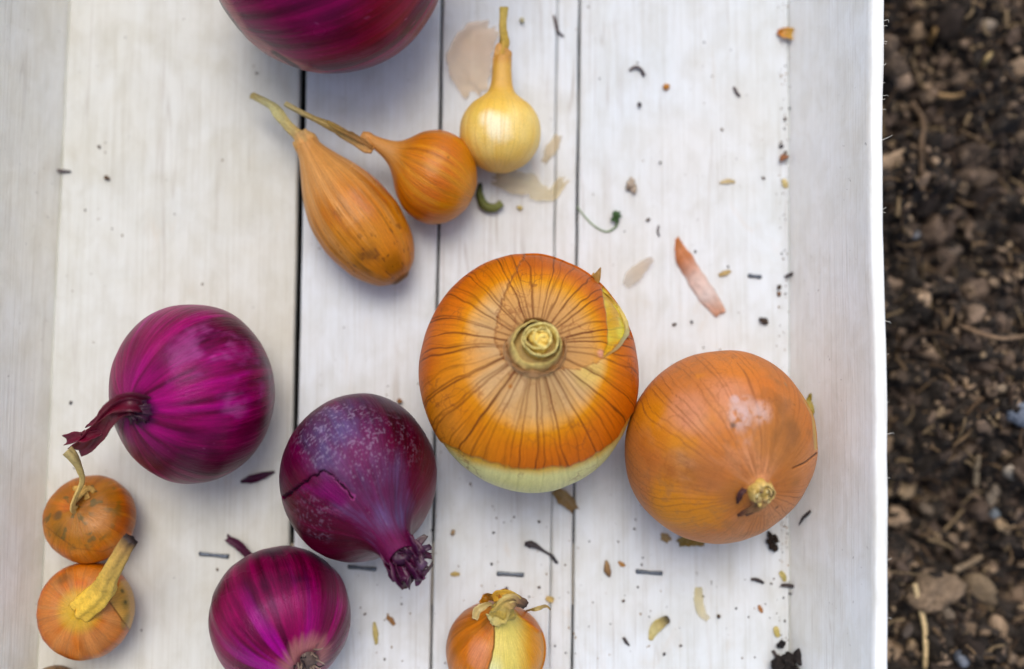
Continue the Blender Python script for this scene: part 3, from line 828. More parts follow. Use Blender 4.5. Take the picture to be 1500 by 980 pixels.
for k in range(34):
    a = g.uniform(0, 6.28); rr = g.uniform(.0005, .0042); t1 = np.cross(rn, (1, 0, 0)); t1 /= np.linalg.norm(t1); t2 = np.cross(rn, t1)
    o_ = rt + (t1 * math.cos(a) + t2 * math.sin(a)) * rr; dd = rn * g.uniform(.5, 1.3) + (t1 * math.cos(a) + t2 * math.sin(a)) * g.uniform(.2, 1.4) + g.normal(size=3) * .3
    L = g.uniform(.0012, .0036)
    hair.append(tube([o_ - rn * .001, o_ + dd * L * .5, o_ + dd * L + g.normal(size=3) * .0005], [.0004, .0003, .0001], [S(90, 66, 60), S(150, 130, 110)] if k % 3 else [S(40, 28, 30)] * 2, 6, 8, 2, 0, 0, 1, .1, k))
lv, lf = lump(.0042, 77, 3, (1, 1, .55), .3); t1 = np.cross(rn, (1, 0, 0)); t1 /= np.linalg.norm(t1)
part('root_plate', [(lump(.0038, 77, 3, (1, 1, .8), .35)[0] + rt - rn * .0014, ICO3[1], np.tile(S(92, 74, 66), (len(ICO3[0]), 1)))] + hair, M_DRY, r4)
part('stem', [ribbon([at(392, 842, .009), at(372, 822, .006), at(358, 806, .0036), at(346, 796, .0022), at(333, 788, .0016)], [.0022, .0020, .0014, .0014, .0013], [S(90, 10, 50), S(70, 8, 44), S(78, 10, 52)], n=26, m=7, curl=.6, thick=.0005, wav=.001, jag=.3, seed=61)], M_FLAP, r4)

# ---- yellow onions
def veins(b, n, seed, width, jitter=.8, wav=.004):
    g = np.random.default_rng(seed)
    pos = (np.arange(n) + g.uniform(-.5, .5, n) * jitter) / n; pos = np.sort(np.mod(pos, 1))
    amp = g.uniform(.35, 1.0, n)
    u = np.mod(b.U + wav * (pn(b.U, b.V, 40, 9, seed) - .5) * 2 + wav * .5 * (pn(b.U, b.V, 90, 30, seed + 1) - .5), 1)
    ext = np.r_[pos[-1] - 1, pos, pos[0] + 1]; ea = np.r_[amp[-1], amp, amp[0]]
    i = np.clip(np.searchsorted(ext, u), 1, len(ext) - 1)
    d0, d1 = u - ext[i - 1], ext[i] - u
    d = np.minimum(d0, d1); a = np.where(d0 < d1, ea[i - 1], ea[i])
    dist = d * 2 * np.pi * b.rad * b.sc
    w_ = width * (.7 + .6 * pn(b.U, b.V, 60, 14, seed + 2))
    return sm(1.0, .35, dist / w_) * a

b5 = Bulb(PROF['big'], (.045, .23, .97), (613, 371, 936, 725), .80, 900, 236, .03, 91, ribs=.012, oval=(1.0, 1.05))
U, V = b5.U, b5.V
t = sm(.22, .98, b5.rad) + .12 * (fbm(U, V, 12, 4, 3, 3) - .5)
t = np.where(b5.lat < 0, 1.15, t)
hue = fbm(U, V, 5, 2.5, 14, 3)
def band(t, stops):
    tt = [s_[0] for s_ in stops]; cc = np.array([s_[1] for s_ in stops])
    return np.stack([np.interp(t, tt, cc[:, k]) for k in range(3)], -1)
c = band(t, [(0, S(186, 146, 108)), (.30, S(206, 158, 112)), (.48, S(220, 156, 92)), (.62, S(212, 132, 46)), (.80, S(204, 112, 20)), (1.0, S(192, 98, 16)), (1.2, S(196, 110, 30))])
c = mix(c, S(212, 140, 78), .7 * sm(800, 640, b5.px) * sm(.3, .6, hue)); c = mix(c, S(206, 168, 132), .55 * sm(.62, .35, t) * sm(.3, .6, fbm(U, V, 22, 5, 61, 3))); c = mix(c, c * .8, .6 * sm(.5, .75, fbm(U, V, 90, 10, 62, 3)))  # peach left side; grey-pink highlight ring round the stem painted in
inner = poly_sd(b5.px + 3 * (fbm(U, V, 160, 60, 6, 3) - .5) * 2, b5.py + 4 * (fbm(U, V, 120, 70, 9, 3) - .5) * 2, [(772, 330), (768, 372), (752, 402), (738, 432), (728, 465), (724, 500), (740, 530), (790, 542), (850, 540), (884, 527), (914, 497), (990, 480), (990, 330)])
inner = np.where(b5.facing, inner, 60)
ci = band(t, [(0, S(188, 140, 98)), (.3, S(206, 150, 98)), (.5, S(214, 146, 70)), (.7, S(204, 118, 34)), (.85, S(184, 96, 24)), (1.0, S(180, 92, 34))])
c = mix(c, ci, sm(1.5, -1.5, inner))
# pale flesh: below the skin's lower edge, and the torn patch on one side
yl = np.interp(b5.px, [600, 640, 690, 740, 790, 840, 880, 905, 960], [600, 642, 672, 683, 687, 680, 662, 640, 560])
fl1 = sm(-3, 4, b5.py - yl + 26 * (fbm(U, V, 22, 6, 12, 5) - .5))
fl2 = sm(2.5, -2.5, poly_sd(b5.px + 3 * (fbm(U, V, 60, 40, 16, 2) - .5), b5.py, [(884, 402), (900, 430), (918, 455), (921, 488), (893, 519), (884, 524), (893, 500), (892, 465), (886, 430)])) * b5.facing
fl3 = b5.near(862, 541, 34, .5, 12) * sm(-3, 3, inner) * .75
flesh = S(224, 216, 140)
c = mix(c, S(226, 190, 110), .7 * fl3)
c = mix(c, mix(S(216, 160, 40) + 0 * c, flesh, sm(0, 16, b5.py - yl)), fl1)
c = mix(c, mix(S(212, 160, 20) + 0 * c, S(224, 208, 70), sm(.3, .7, fbm(U, V, 50, 12, 3, 2))), fl2)
vn = veins(b5, 52, 5, .00038, .9, .006) * sm(.215, .26, b5.rad) * sm(-.62, -.1, b5.lat + .0)
vn = np.maximum(vn, .45 * veins(b5, 73, 8, .00022, 1.0, .006) * sm(.4, .6, b5.rad))
vn = vn * (1 - .72 * fl1) * (1 - .6 * fl2)
c = mix(c, mix(S(96, 44, 20) + 0 * c, S(150, 150, 80), np.maximum(fl1, .5 * fl2)), .92 * (vn * (.65 + .7 * fbm(U, V, 60, 9, 91, 3))).clip(0, 1))
c = mix(c, c * .8, .5 * veins(b5, 170, 18, .00022, 1.0, .006) * (1 - fl1))
c = mix(c, S(120, 70, 40), .7 * sm(1.6, .4, np.abs(inner)))
c = mix(c, S(150, 80, 20), .8 * b5.near(748, 566, 4.5, .3, 2))
c = mix(c, S(214, 150, 140), .7 * b5.near(882, 517, 7, .6, 2))
b5.displace(-.0007 * sm(2, -2, inner) - .0006 * fl1 - .0006 * fl2)
b5.col = c; b5.rough = .40 + .12 * fbm(U, V, 9, 6, 2, 3) - .1 * np.maximum(fl1, fl2)
r5 = onion_root('yellow_onion', b5, 'largest golden onion with dark radiating veins and pale bare flesh', 'onion')
b5.build('bulb', r5, M_BIG, 1.14, np.maximum(fl1, fl2))
p, d = b5.tip(); k5 = b5.sc
t1 = np.array([1.0, 0, 0]) - d * d[0]; t1 /= np.linalg.norm(t1); t2 = np.cross(d, t1)
def cup(c0, d, rad0, rad1, h, cols, seed, n=120, m=22, gap=None, jag=.25, flare=0.0, squash=1.0):
    """ragged upright sleeve of dry skin round a neck"""
    a = np.linspace(0, 2 * np.pi, n) if gap is None else np.linspace(gap[0], gap[1], n)
    v = np.linspace(0, 1, m); A, VV = np.meshgrid(a, v, indexing='ij')
    uu = np.mod(A / 6.28318, 1)
    hh = h * (1 + jag * 2 * (fbm(uu, A * 0, 9, 1, seed, 4) - .5))
    rr = rad0 + (rad1 - rad0) * VV + flare * VV ** 3 + rad0 * .14 * (fbm(uu, VV, 11, 2, seed + 2, 3) - .5) * (0.4 + VV)
    G_ = c0 + t1 * (np.cos(A) * rr)[..., None] + t2 * (np.sin(A) * rr * squash)[..., None] + d * (VV * hh)[..., None]
    Cc = band(VV, [(k / (len(cols) - 1), cl) for k, cl in enumerate(cols)]) * (.62 + .65 * fbm(uu, VV, 60, 2, seed + 4, 3))[..., None]
    return sheet(G_, .0003, Cc)
part('neck_sheath', [
    cup(p - d * .0028, d, k5 * .232, k5 * .190, .0048, [S(228, 186, 134), S(226, 188, 130), S(230, 200, 120), S(240, 216, 126)], 5, jag=.30),
    cup(p - d * .0034, d, k5 * .268, k5 * .235, .0034, [S(226, 176, 120), S(220, 172, 116), S(190, 140, 84)], 8, gap=(3.0, 6.6), jag=.4, flare=.0004),
], M_FLAP, r5)
c0 = p + t1 * .0014 + t2 * .0010 - d * .0045
cs = [S(196, 166, 70), S(234, 206, 104), S(246, 226, 140)]
inn = [cup(c0, d, k5 * .140, k5 * .125, .0078, cs, 11, jag=.16, flare=.0008), cup(c0 - t1 * .0008, d, k5 * .10, k5 * .09, .0082, cs, 14, jag=.2, flare=.0008, squash=.8),
       cup(c0 + t2 * .0006 + t1 * .0005, d, k5 * .08, k5 * .07, .0085, cs, 17, n=60, jag=.25, squash=1.2), cup(c0 - t2 * .001 + t1 * .0008, d, k5 * .05, k5 * .05, .0080, cs, 19, n=40, jag=.25)]
for k, (a_, b_) in enumerate([(.0, .0), (.0014, .0006), (-.0012, .0010), (.0002, -.0016), (.001, .0018)]):
    lv = lump(.0017, 5 + k, 3, (1, 1, .9), .6)
    inn.append((lv[0] + c0 + t1 * a_ + t2 * b_ + d * .0048, lv[1], np.tile(S(236, 208, 110), (len(lv[0]), 1))))
part('dry_stem', inn, M_DRY, r5)
lv = lump(k5 * .21, 9, 3, (1, 1, 1), .1)
dm = (lv[0] @ d)[:, None] * d * .75
part('stem_core', [(lv[0] - dm + p - d * .0034, lv[1], np.tile(S(176, 146, 80), (len(lv[0]), 1)))], M_DRY, r5)
def onto(b, px, py, lift=0.0):
    q, n_ = b.spot(px, py); return q + n_ * lift
part('peeling_skin', ribbon([onto(b5, 886, 424, .0001), onto(b5, 904, 438, .0006), onto(b5, 916, 462, .0009), onto(b5, 919, 484, .0008), onto(b5, 905, 508, .0003), onto(b5, 886, 524, .0001)], [.0002, .0007, .0011, .0011, .0008, .0002], [S(214, 176, 70), S(226, 206, 120), S(186, 176, 130), S(190, 140, 60)], n=44, m=9, curl=.5, thick=.0002, wav=.0006, jag=.35, seed=71, side=(.6, .2, .5)), M_FLAP, r5)
part('peeling_skin', ribbon([onto(b5, 868, 402, -.0004), onto(b5, 878, 404, .0004), at(880, 392, .036)], [.0020, .0016, .0002], [S(206, 150, 60), S(214, 180, 100), S(190, 160, 110)], n=20, m=7, curl=.3, thick=.0002, wav=.0005, jag=.15, seed=73, side=(.6, -.7, .2)), M_FLAP, r5)

# onion 6
b6 = Bulb(PROF['globe'], (.26, -.44, .86), (915, 513, 1198, 797), .92, 540, 200, .035, 95, ribs=.015)
U, V = b6.U, b6.V
h1 = fbm(U, V, 5, 3, 31, 4); h2 = fbm(U, V, 4, 2.5, 36, 4)
c = mix(S(194, 112, 48), S(206, 134, 86), sm(.35, .65, h1))
c = mix(c, S(210, 128, 12), .95 * np.maximum.reduce([b6.near(960, 610, 60, .8, 3), b6.near(990, 750, 70, .8, 4), .8 * sm(.55, .75, h2)]))
c = mix(c, S(206, 136, 104), .7 * np.maximum(b6.near(1010, 610, 52, .7, 6), b6.near(1075, 580, 45, .7, 7)))  # pinkish highlights painted into the skin
c = mix(c, S(212, 120, 36), .6 * b6.near(1080, 535, 60, .7, 8))
c = mix(c, S(170, 108, 52), .6 * np.maximum(b6.near(1150, 640, 60, .6, 9), b6.near(1000, 680, 50, .8, 10)))
c = mix(c, S(150, 96, 30), .5 * sm(.010, .003, np.linalg.norm(b6.P - b6.spot(1085, 725)[0], axis=-1)))
vn = veins(b6, 64, 15, .00026, .9, .006) * sm(.14, .2, b6.rad) * (.35 + .65 * sm(.3, .6, fbm(U, V, 14, 3, 40, 3)))
c = mix(c, S(124, 66, 32), .70 * vn)
c = mix(c, c * .86, sm(.5, .9, fbm(U, V, 160, 4, 44, 2)) * .4)
c = mix(c, S(140, 88, 44), .55 * sm(.55, .75, fbm(U, V, 34, 14, 71, 4)) * np.maximum(b6.near(1150, 620, 90, .8, 31), b6.near(1030, 700, 70, .9, 32)))
c = mix(c, S(206, 150, 118), .30 * sm(.5, .8, fbm(U, V, 26, 9, 72, 5)) * b6.near(1060, 640, 150, .5, 35)); c = mix(c, S(150, 100, 62), .35 * sm(.55, .7, fbm(U, V, 110, 60, 73, 3)) * sm(.4, .6, fbm(U, V, 9, 6, 74, 3)))
scar = np.maximum.reduce([b6.near(1085, 608, 34, .9, 21), b6.near(1077, 585, 9, .6, 22), .8 * b6.near(1112, 605, 24, .9, 23)]) * sm(.30, .55, fbm(U, V, 90, 60, 24, 3))
c = mix(c, S(206, 176, 168), .8 * scar)
c = mix(c, S(84, 74, 72), .8 * b6.near(1074, 624, 6, .7, 25)); c = mix(c, S(90, 50, 24), .8 * np.maximum(b6.near(1163, 593, 2.4, .2, 2), b6.near(1138, 743, 4.5, .3, 2)))
c = mix(c, S(130, 84, 50), .6 * sm(.66, .8, fbm(U, V, 150, 70, 28, 2)) * sm(.45, .65, h1))
dk = line_d(b6.px, b6.py, [(1162, 686), (1180, 678), (1197, 664)]); dk = np.where(b6.facing, dk, 99)
c = mix(c, S(60, 34, 20), .9 * sm(1.8, .6, dk))
sd6 = poly_sd(b6.px, b6.py, [(1165, 560), (1190, 610), (1194, 660), (1230, 650), (1220, 560)])
c = mix(c, S(196, 170, 90), .7 * sm(2, -3, sd6) * b6.facing)
b6.displace(-.0007 * sm(2, .4, dk) + .0003 * scar - .0004 * sm(2, -2, sd6) * b6.facing)
b6.col = c; b6.rough = .42 + .14 * fbm(U, V, 8, 6, 2, 3) + .2 * scar
r6 = onion_root('yellow_onion', b6, 'scuffed orange onion with a whitish scar resting beside a side board', 'onion')
for sx, sy, sr, sc_, sa in ((1030, 700, 34, S(150, 84, 40), .5), (1150, 600, 30, S(150, 92, 48), .55), (1165, 640, 26, S(140, 88, 50), .5), (1120, 560, 34, S(206, 110, 40), .5), (1145, 700, 40, S(176, 104, 44), .5), (950, 660, 30, S(176, 90, 24), .5), (1060, 690, 44, S(178, 104, 52), .5), (1140, 560, 9, S(120, 80, 50), .6), (1150, 562, 6, S(140, 120, 96), .6), (1127, 583, 4, S(120, 60, 30), .7), (1060, 780, 3, S(120, 70, 24), .7), (1018, 702, 3, S(120, 70, 24), .6)):
    b6.col = mix(b6.col, sc_, sa * b6.near(sx, sy, sr, .9, int(sx)) * (.4 + .6 * fbm(U, V, 40, 16, int(sy), 4)))
b6.build('bulb', r6, M_GLOBE, 1.0, np.maximum(scar, .6))
p, d = b6.tip(); t1 = np.array([1.0, 0, 0]) - d * d[0]; t1 /= np.linalg.norm(t1); t2 = np.cross(d, t1)
k6 = b6.sc
nc = [S(180, 130, 44), S(206, 166, 76), S(220, 190, 116)]
g = np.random.default_rng(66)
tf = [cup(p - d * .004, d, k6 * .14, k6 * .105, .0050, nc, 31, n=70, jag=.5), (lump(k6 * .10, 6, 3, (1, 1, .9), .5)[0] + p - d * .002, ICO3[1], np.tile(S(190, 156, 76), (len(ICO3[0]), 1)))]
for k in range(13):
    a = k / 13 * 6.283 + g.uniform(-.2, .2); o_ = t1 * math.cos(a) + t2 * math.sin(a); ln = g.uniform(.0016, .0040)
    q0 = p - d * .002 + o_ * k6 * g.uniform(.03, .10); q1 = q0 + d * (.0016 + ln * .4) + g.normal(size=3) * .0003; q2 = q1 + d * ln * .4 + o_ * ln * g.uniform(-.4, .5) - t2 * ln * .35
    tf.append(ribbon([q0, q1, q2], [.0010, .0011, .0004], [S(206, 166, 84), S(222, 196, 124), [S(200, 170, 90), S(96, 66, 40), S(226, 210, 150)][k % 3]], n=16, m=5, curl=.7, thick=.00025, wav=.001, jag=.4, seed=400 + k, side=np.cross(o_, d)))
for ex, ey, w_, k in ((1080, 753, .0010, 1), (1092, 754, .0007, 2), (1086, 748, .0008, 3)):
    tf.append(ribbon([p - d * .002, p + d * .0012 - t2 * .0028, onto(b6, ex, ey, .0005)], [w_, w_ * 1.2, w_ * .3], [S(190, 160, 96), S(130, 94, 56), S(76, 40, 30)], n=20, m=5, curl=.7, thick=.00025, wav=.0012, jag=.4, seed=420 + k))
tf.append(ribbon([onto(b6, 1090, 716, -.0004), onto(b6, 1083, 722, .0010), onto(b6, 1079, 735, .0006)], [.0008, .0009, .0003], [S(70, 30, 24), S(60, 26, 22)], n=16, m=5, curl=.6, thick=.0003, wav=.0008, jag=.4, seed=84))
part('dry_stem', tf, M_DRY, r6)

# ---- small ones
def gold_skin(b, seed, c0, c1, c2, vein=0, streak=.6):
    U, V = b.U, b.V
    h = fbm(U, V, 4, 3, seed, 4); st = .5 * fbm(U, V, 20, 1.2, seed + 3, 3) + .5 * fbm(U, V, 60, 1.0, seed + 4, 2)
    c = mix(c0, c1, sm(.35, .65, h)); c = mix(c, c2, streak * sm(.45, .75, st)); c = mix(c, c * .66, .7 * sm(.55, .8, pn(U, V, 74, 1.3, seed + 6)))
    if vein:
        vn = veins(b, vein, seed + 8, .00018, 1.0, .006) * sm(.12, .25, b.rad); c = mix(c, c * .5, .6 * vn)
    b.rough = .25 + .14 * h
    return c

# shallot
b7 = Bulb(PROF['shallot'], (-.60, .79, .10), (435, 201, 607, 419), 2.7, 260, 220, .03, 105, ribs=.03, bend=((.76, .65, .0), .3, .035))
c = gold_skin(b7, 200, S(188, 104, 20), S(200, 122, 44), S(212, 146, 88), 26, .8)
c = mix(c, S(196, 118, 16), .7 * sm(-.1, -.7, b7.lat)); c = mix(c, S(214, 156, 104), .6 * sm(.6, 1.6, b7.lat))
c = mix(c, S(92, 56, 14), .7 * np.maximum.reduce([b7.near(535, 385, 34, .9, 3), .6 * b7.near(575, 390, 22, .8, 5)]) * sm(.35, .6, fbm(b7.U, b7.V, 24, 6, 8, 3)))
c = mix(c, S(110, 60, 20), .7 * sm(.70, .82, fbm(b7.U, b7.V, 60, 30, 9, 2)) * sm(.6, -.6, b7.lat))
c = mix(c, S(80, 48, 24), .85 * sm(-1.27, -1.34, b7.lat)); b7.col = c
r7 = onion_root('shallot', b7, 'elongated copper brown shallot beside the wide gap between planks', 'shallot')
b7.build('bulb', r7, M_GOLD, 1.12)
p, d = b7.tip()
part('stem', [tube([p - d * .004, p + d * .001, at(425, 188, p[2] + .001), at(412, 172, p[2] + .001), at(400, 157, p[2]), at(385, 148, p[2] - .001), at(369, 140, p[2] - .003)], [.0034, .0027, .0019, .0017, .0019, .0014, .0013, .0012], [S(196, 140, 70), S(178, 140, 80), S(186, 166, 104), S(190, 180, 120), S(170, 160, 110), S(160, 140, 80)], 20, 60, 5, .14, .8, .8, .1, 21),
    cup(p - d * .0045, d, b7.sc * .30, b7.sc * .27, .0052, [S(206, 140, 66), S(204, 150, 80), S(190, 150, 90)], 41, n=60, jag=.3)], M_DRY, r7)

# round onion
b8 = Bulb(PROF['ball'], (-.86, .42, .16), (577, 190, 699, 329), .80, 260, 180, .055, 115, ribs=.02)
c = gold_skin(b8, 220, S(196, 104, 14), S(202, 116, 30), S(212, 138, 66), 30, .8)
c = mix(c, S(214, 140, 26), .6 * sm(-.1, -.7, b8.lat)); c = mix(c, S(206, 150, 100), .6 * sm(.7, 1.2, b8.lat)); c = mix(c, S(120, 70, 30), .7 * b8.near(657, 231, 3, .5, 2))
b8.col = c
r8 = onion_root('small_onion', b8, 'small round orange onion with a long thin dry stalk, touching the pale onion', 'onion')
b8.build('bulb', r8, M_GOLD, 1.12)
p, d = b8.tip()
SC = [S(204, 140, 76), S(190, 134, 70), S(176, 140, 80), S(150, 124, 66), S(160, 138, 84), S(176, 160, 110)]
part('stem', [tube([p - d * .004, p + d * .002, at(541, 218, p[2] + .001), at(518, 205, p[2] + .001), at(492, 189, p[2] + .002), at(474, 180, p[2] + .003), at(448, 168, p[2] + .003), at(418, 152, p[2] + .001)], [.0017, .0016, .0016, .0015, .0014, .0009, .0009, .0009], SC, 16, 70, 4, .22, 1.6, .75, .14, 25),
    ribbon([at(545, 216, p[2] + .002), at(520, 200, p[2] + .0035), at(498, 190, p[2] + .004), at(480, 178, p[2] + .004)], [.0006, .0010, .0008, .0004], [S(150, 100, 40), S(120, 84, 30), S(150, 120, 50)], n=30, m=5, curl=.5, thick=.0003, wav=.0006, jag=.4, seed=27)], M_DRY, r8)

# pearl onion
b9 = Bulb(PROF['pearl'], (.03, .98, .10), (673, 137, 792, 254), .86, 260, 200, .02, 125, ribs=.012)
U, V = b9.U, b9.V
c = mix(S(236, 200, 104), S(242, 218, 146), sm(.3, .7, fbm(U, V, 5, 2, 31, 3)))
c = mix(c, S(250, 240, 204), .8 * np.maximum(b9.near(728, 185, 30, .4, 4), b9.near(715, 175, 22, .4, 5)))  # pale highlight painted on the peeled bulb
c = mix(c, S(220, 170, 60), .6 * sm(.35, .9, np.abs(b9.lat + .1)))
c = mix(c, c * .78, .6 * veins(b9, 34, 5, .00025, 1, .006)); c = mix(c, S(226, 180, 84), .5 * sm(.5, .8, fbm(U, V, 70, 2, 88, 3))); c = mix(c, S(214, 166, 82), .85 * sm(.80, 1.2, b9.lat)); c = mix(c, S(190, 130, 60), .6 * sm(1.55, 1.8, b9.lat))
b9.col = c; b9.rough = .36 + .08 * fbm(U, V, 6, 4, 3, 3)
r9 = onion_root('pearl_onion', b9, 'small pale yellow peeled onion with an upright twisted stalk', 'onion')
b9.build('bulb', r9, M_PEARL)
p, d = b9.tip()
part('stem', [tube([p - d * .005, p - d * .001, at(734, 85, p[2]), at(738, 62, p[2]), at(736, 40, p[2] + .0005), at(739, 12, p[2] - .001)], [.0029, .0026, .0018, .0016, .0013, .0012, .0015], [S(196, 140, 60), S(176, 134, 50), S(170, 140, 52), S(176, 150, 66), S(160, 140, 60)], 16, 60, 3, .25, 1.8, .8, .12, 29),
    cup(p - d * .008, d, b9.sc * .235, b9.sc * .22, .0085, [S(214, 166, 84), S(210, 160, 80), S(196, 140, 70)], 43, n=60, jag=.25)], M_DRY, r9)

# small flat onion by the left board
b10 = Bulb(PROF['flat'], (-.06, .40, .90), (62, 696, 200, 826), .72, 280, 170, .06, 135, ribs=.02)
c = gold_skin(b10, 240, S(182, 90, 22), S(196, 108, 36), S(208, 134, 74), 34)
c = mix(c, S(140, 90, 24), .7 * sm(.3, .6, b10.lat) * sm(.3, .5, fbm(b10.U, b10.V, 6, 4, 4, 3)))
top = sm(.30, .62, b10.lat)
c = mix(c, S(84, 74, 40), .8 * sm(.56, .72, fbm(b10.U, b10.V, 26, 16, 5, 3)) * top); c = mix(c, S(70, 60, 44), .7 * b10.near(85, 755, 7, .6, 3)); c = mix(c, S(104, 74, 20), .7 * b10.near(85, 780, 12, .7, 4))
c = mix(c, S(206, 140, 96), .5 * b10.near(150, 765, 26, .6, 5))  # pink highlight below the stem, painted as colour
ly = line_d(b10.px, b10.py, [(66, 770), (85, 785), (110, 803), (150, 808), (190, 790)]); ly = np.where(b10.facing, ly, 99)
c = mix(c, c * .6, .7 * sm(1.6, .5, ly)); b10.col = c
r10 = onion_root('small_onion', b10, 'small brown blotched onion with a thin bent straw stalk', 'onion')
b10.build('bulb', r10, M_GOLD, 1.12)
p, d = b10.tip()
part('stem', [tube([p - d * .003, p + d * .002, at(120, 705, p[2] + .004), at(117, 686, p[2] + .008), at(108, 670, p[2] + .012), at(98, 660, p[2] + .013)], [.0020, .0011, .0010, .0012, .0016, .0021], [S(200, 160, 90), S(190, 160, 90), S(196, 170, 100), S(180, 160, 104)], 14, 50, 3, .25, 1.2, .7, .12, 33)]
     + [ribbon([onto(b10, 122 + 16 * math.cos(a), 722 + 10 * math.sin(a), .0002), onto(b10, 122 + 7 * math.cos(a), 720 + 4 * math.sin(a), .0012), p + d * .002], [.0009, .0007, .0004], [S(196, 150, 70), S(200, 164, 90)], n=12, m=5, thick=.0002, jag=.3, seed=int(50 + a * 3)) for a in np.linspace(0, 6, 6)], M_DRY, r10)

b11 = Bulb(PROF['flat'], (.16, .15, .97), (53, 823, 198, 968), .72, 300, 170, .055, 145, ribs=.02)
c = gold_skin(b11, 260, S(190, 92, 20), S(202, 106, 34), S(208, 130, 74), 36)
c = mix(c, S(206, 146, 100), .45 * sm(.3, .6, b11.lat) * sm(.3, .6, fbm(b11.U, b11.V, 8, 3, 5, 3)))  # pinkish highlight painted over the upper skin, broken by noise
c = mix(c, S(206, 166, 70), .8 * sm(.66, .74, b11.lat))
ps = poly_sd(b11.px + 3 * (fbm(b11.U, b11.V, 60, 30, 4, 3) - .5), b11.py, [(160, 880), (176, 905), (192, 925), (210, 900), (205, 850), (178, 850)])
c = mix(c, S(206, 158, 90), .8 * sm(2, -2, ps) * b11.facing)
c = mix(c, S(150, 120, 70), .8 * np.maximum.reduce([b11.near(184, 885, 12, .8, 6), b11.near(184, 910, 10, .7, 7)])); c = mix(c, S(60, 60, 40), .8 * np.maximum.reduce([b11.near(179, 866, 4, .6, 6), b11.near(184, 882, 3.5, .6, 8)]))
c = mix(c, S(110, 60, 20), .8 * np.where(b11.facing, sm(1.8, .5, np.abs(ps)), 0) * sm(850, 880, b11.py))
c = mix(c, S(96, 70, 40), .6 * b11.near(92, 848, 14, .8, 9))
b11.col = c
r11 = onion_root('small_onion', b11, 'small copper onion with a thick yellow cut stem tipped in black', 'onion')
b11.build('bulb', r11, M_GOLD, 1.12)
p, d = b11.tip()
YS = [S(220, 176, 62), S(222, 180, 60), S(220, 178, 60), S(216, 176, 66), S(214, 174, 66), S(212, 172, 68), S(210, 170, 70), S(206, 166, 72), S(204, 164, 74), S(200, 160, 74), S(190, 150, 72), S(170, 130, 66), S(50, 36, 30)]
z0 = p[2]
part('stem', [tube([p - d * .003, at(150, 866, z0 + .002), at(157, 850, z0 + .007), at(166, 832, z0 + .012), at(176, 814, z0 + .016), at(186, 799, z0 + .019), at(192, 790, z0 + .020)], [.0042, .0040, .0037, .0032, .0029, .0027, .0024], YS, 28, 70, 6, .17, .35, .72, .14, 35),
    ribbon([onto(b11, 140, 872, .0004), at(143, 860, z0 + .004), at(150, 846, z0 + .009), at(158, 836, z0 + .012)], [.0016, .0024, .0020, .0010], YS[:4], n=26, m=9, curl=-.5, thick=.0003, wav=.0006, jag=.25, seed=91)], M_DRY, r11)

# small onion cut by the near edge
b12 = Bulb(PROF['ball'], (.10, .66, .55), (653, 879, 800, 1026), .70, 300, 180, .05, 155, ribs=.025)
U, V = b12.U, b12.V
c = gold_skin(b12, 280, S(196, 104, 14), S(202, 116, 28), S(208, 130, 54), 24)
c = mix(c, S(214, 140, 112), .7 * b12.near(702, 955, 26, .6, 4))  # soft pink highlight put into the base colour
ps = poly_sd(b12.px + 2 * (fbm(U, V, 60, 30, 4, 3) - .5), b12.py, [(745, 884), (729, 895), (723, 915), (724, 940), (720, 965), (706, 1010), (850, 1010), (850, 935), (790, 925), (765, 905)])
c = mix(c, mix(mix(S(222, 196, 116) + 0 * c, S(230, 220, 170), sm(950, 985, b12.py) * sm(745, 722, b12.px)), S(212, 138, 36), sm(752, 786, b12.px + 10 * (fbm(U, V, 40, 2, 3, 3) - .5))), sm(1.5, -1.5, ps) * b12.facing)
c = mix(c, S(120, 76, 26), .85 * np.where(b12.facing, sm(2.0, .4, np.abs(ps)), 0) * sm(745, 735, b12.px)); c = mix(c, S(120, 70, 24), .6 * b12.near(714, 915, 14, .6, 7))
b12.displace(np.where(b12.facing, -.0007 * sm(1.5, -1.5, ps), 0)); b12.col = c
r12 = onion_root('small_onion', b12, 'small orange onion with half its brown skin torn away to pale yellow', 'onion')
b12.build('bulb', r12, M_GOLD, 1.12)
p, d = b12.tip(); z0 = p[2]
DK = [S(196, 170, 84), S(180, 150, 60), S(190, 170, 100), S(120, 90, 60), S(50, 36, 34)]
part('stem', [tube([onto(b12, 735, 903, -.001), at(737, 893, z0 - .001), at(742, 882, z0 + .001), at(752, 878, z0 + .001), at(763, 882, z0), at(770, 887, z0 - .001)], [.0042, .0036, .0026, .0022, .0017, .0013], DK, 18, 50, 5, .22, 1.2, .7, .16, 45),
    ribbon([onto(b12, 718, 908, .0004), onto(b12, 728, 896, .002), at(742, 886, z0 + .003), at(758, 883, z0 + .002)], [.0020, .0030, .0024, .0010], [S(206, 190, 120), S(200, 178, 96), S(190, 160, 80), S(110, 84, 60)], n=26, m=9, curl=.5, thick=.0003, wav=.0014, jag=.3, seed=93),
    ribbon([at(722, 876, z0 - .002), at(735, 872, z0 + .0005), at(750, 874, z0 + .0015), at(760, 880, z0 + .001)], [.0010, .0020, .0018, .0010], [S(200, 140, 20), S(206, 160, 50), S(170, 150, 80)], n=22, m=7, curl=.5, thick=.0003, wav=.001, jag=.2, seed=95)], M_DRY, r12)
part('peeling_skin', ribbon([onto(b12, 697, 909, .0008), onto(b12, 703, 897, .0008), onto(b12, 714, 890, .001), onto(b12, 722, 886, .0004)], [.0010, .0018, .0012, .0004], [S(206, 186, 130), S(214, 196, 130), S(206, 180, 110)], n=20, m=7, curl=.3, thick=.0002, wav=.0005, jag=.2, seed=97), M_FLAP, r12)
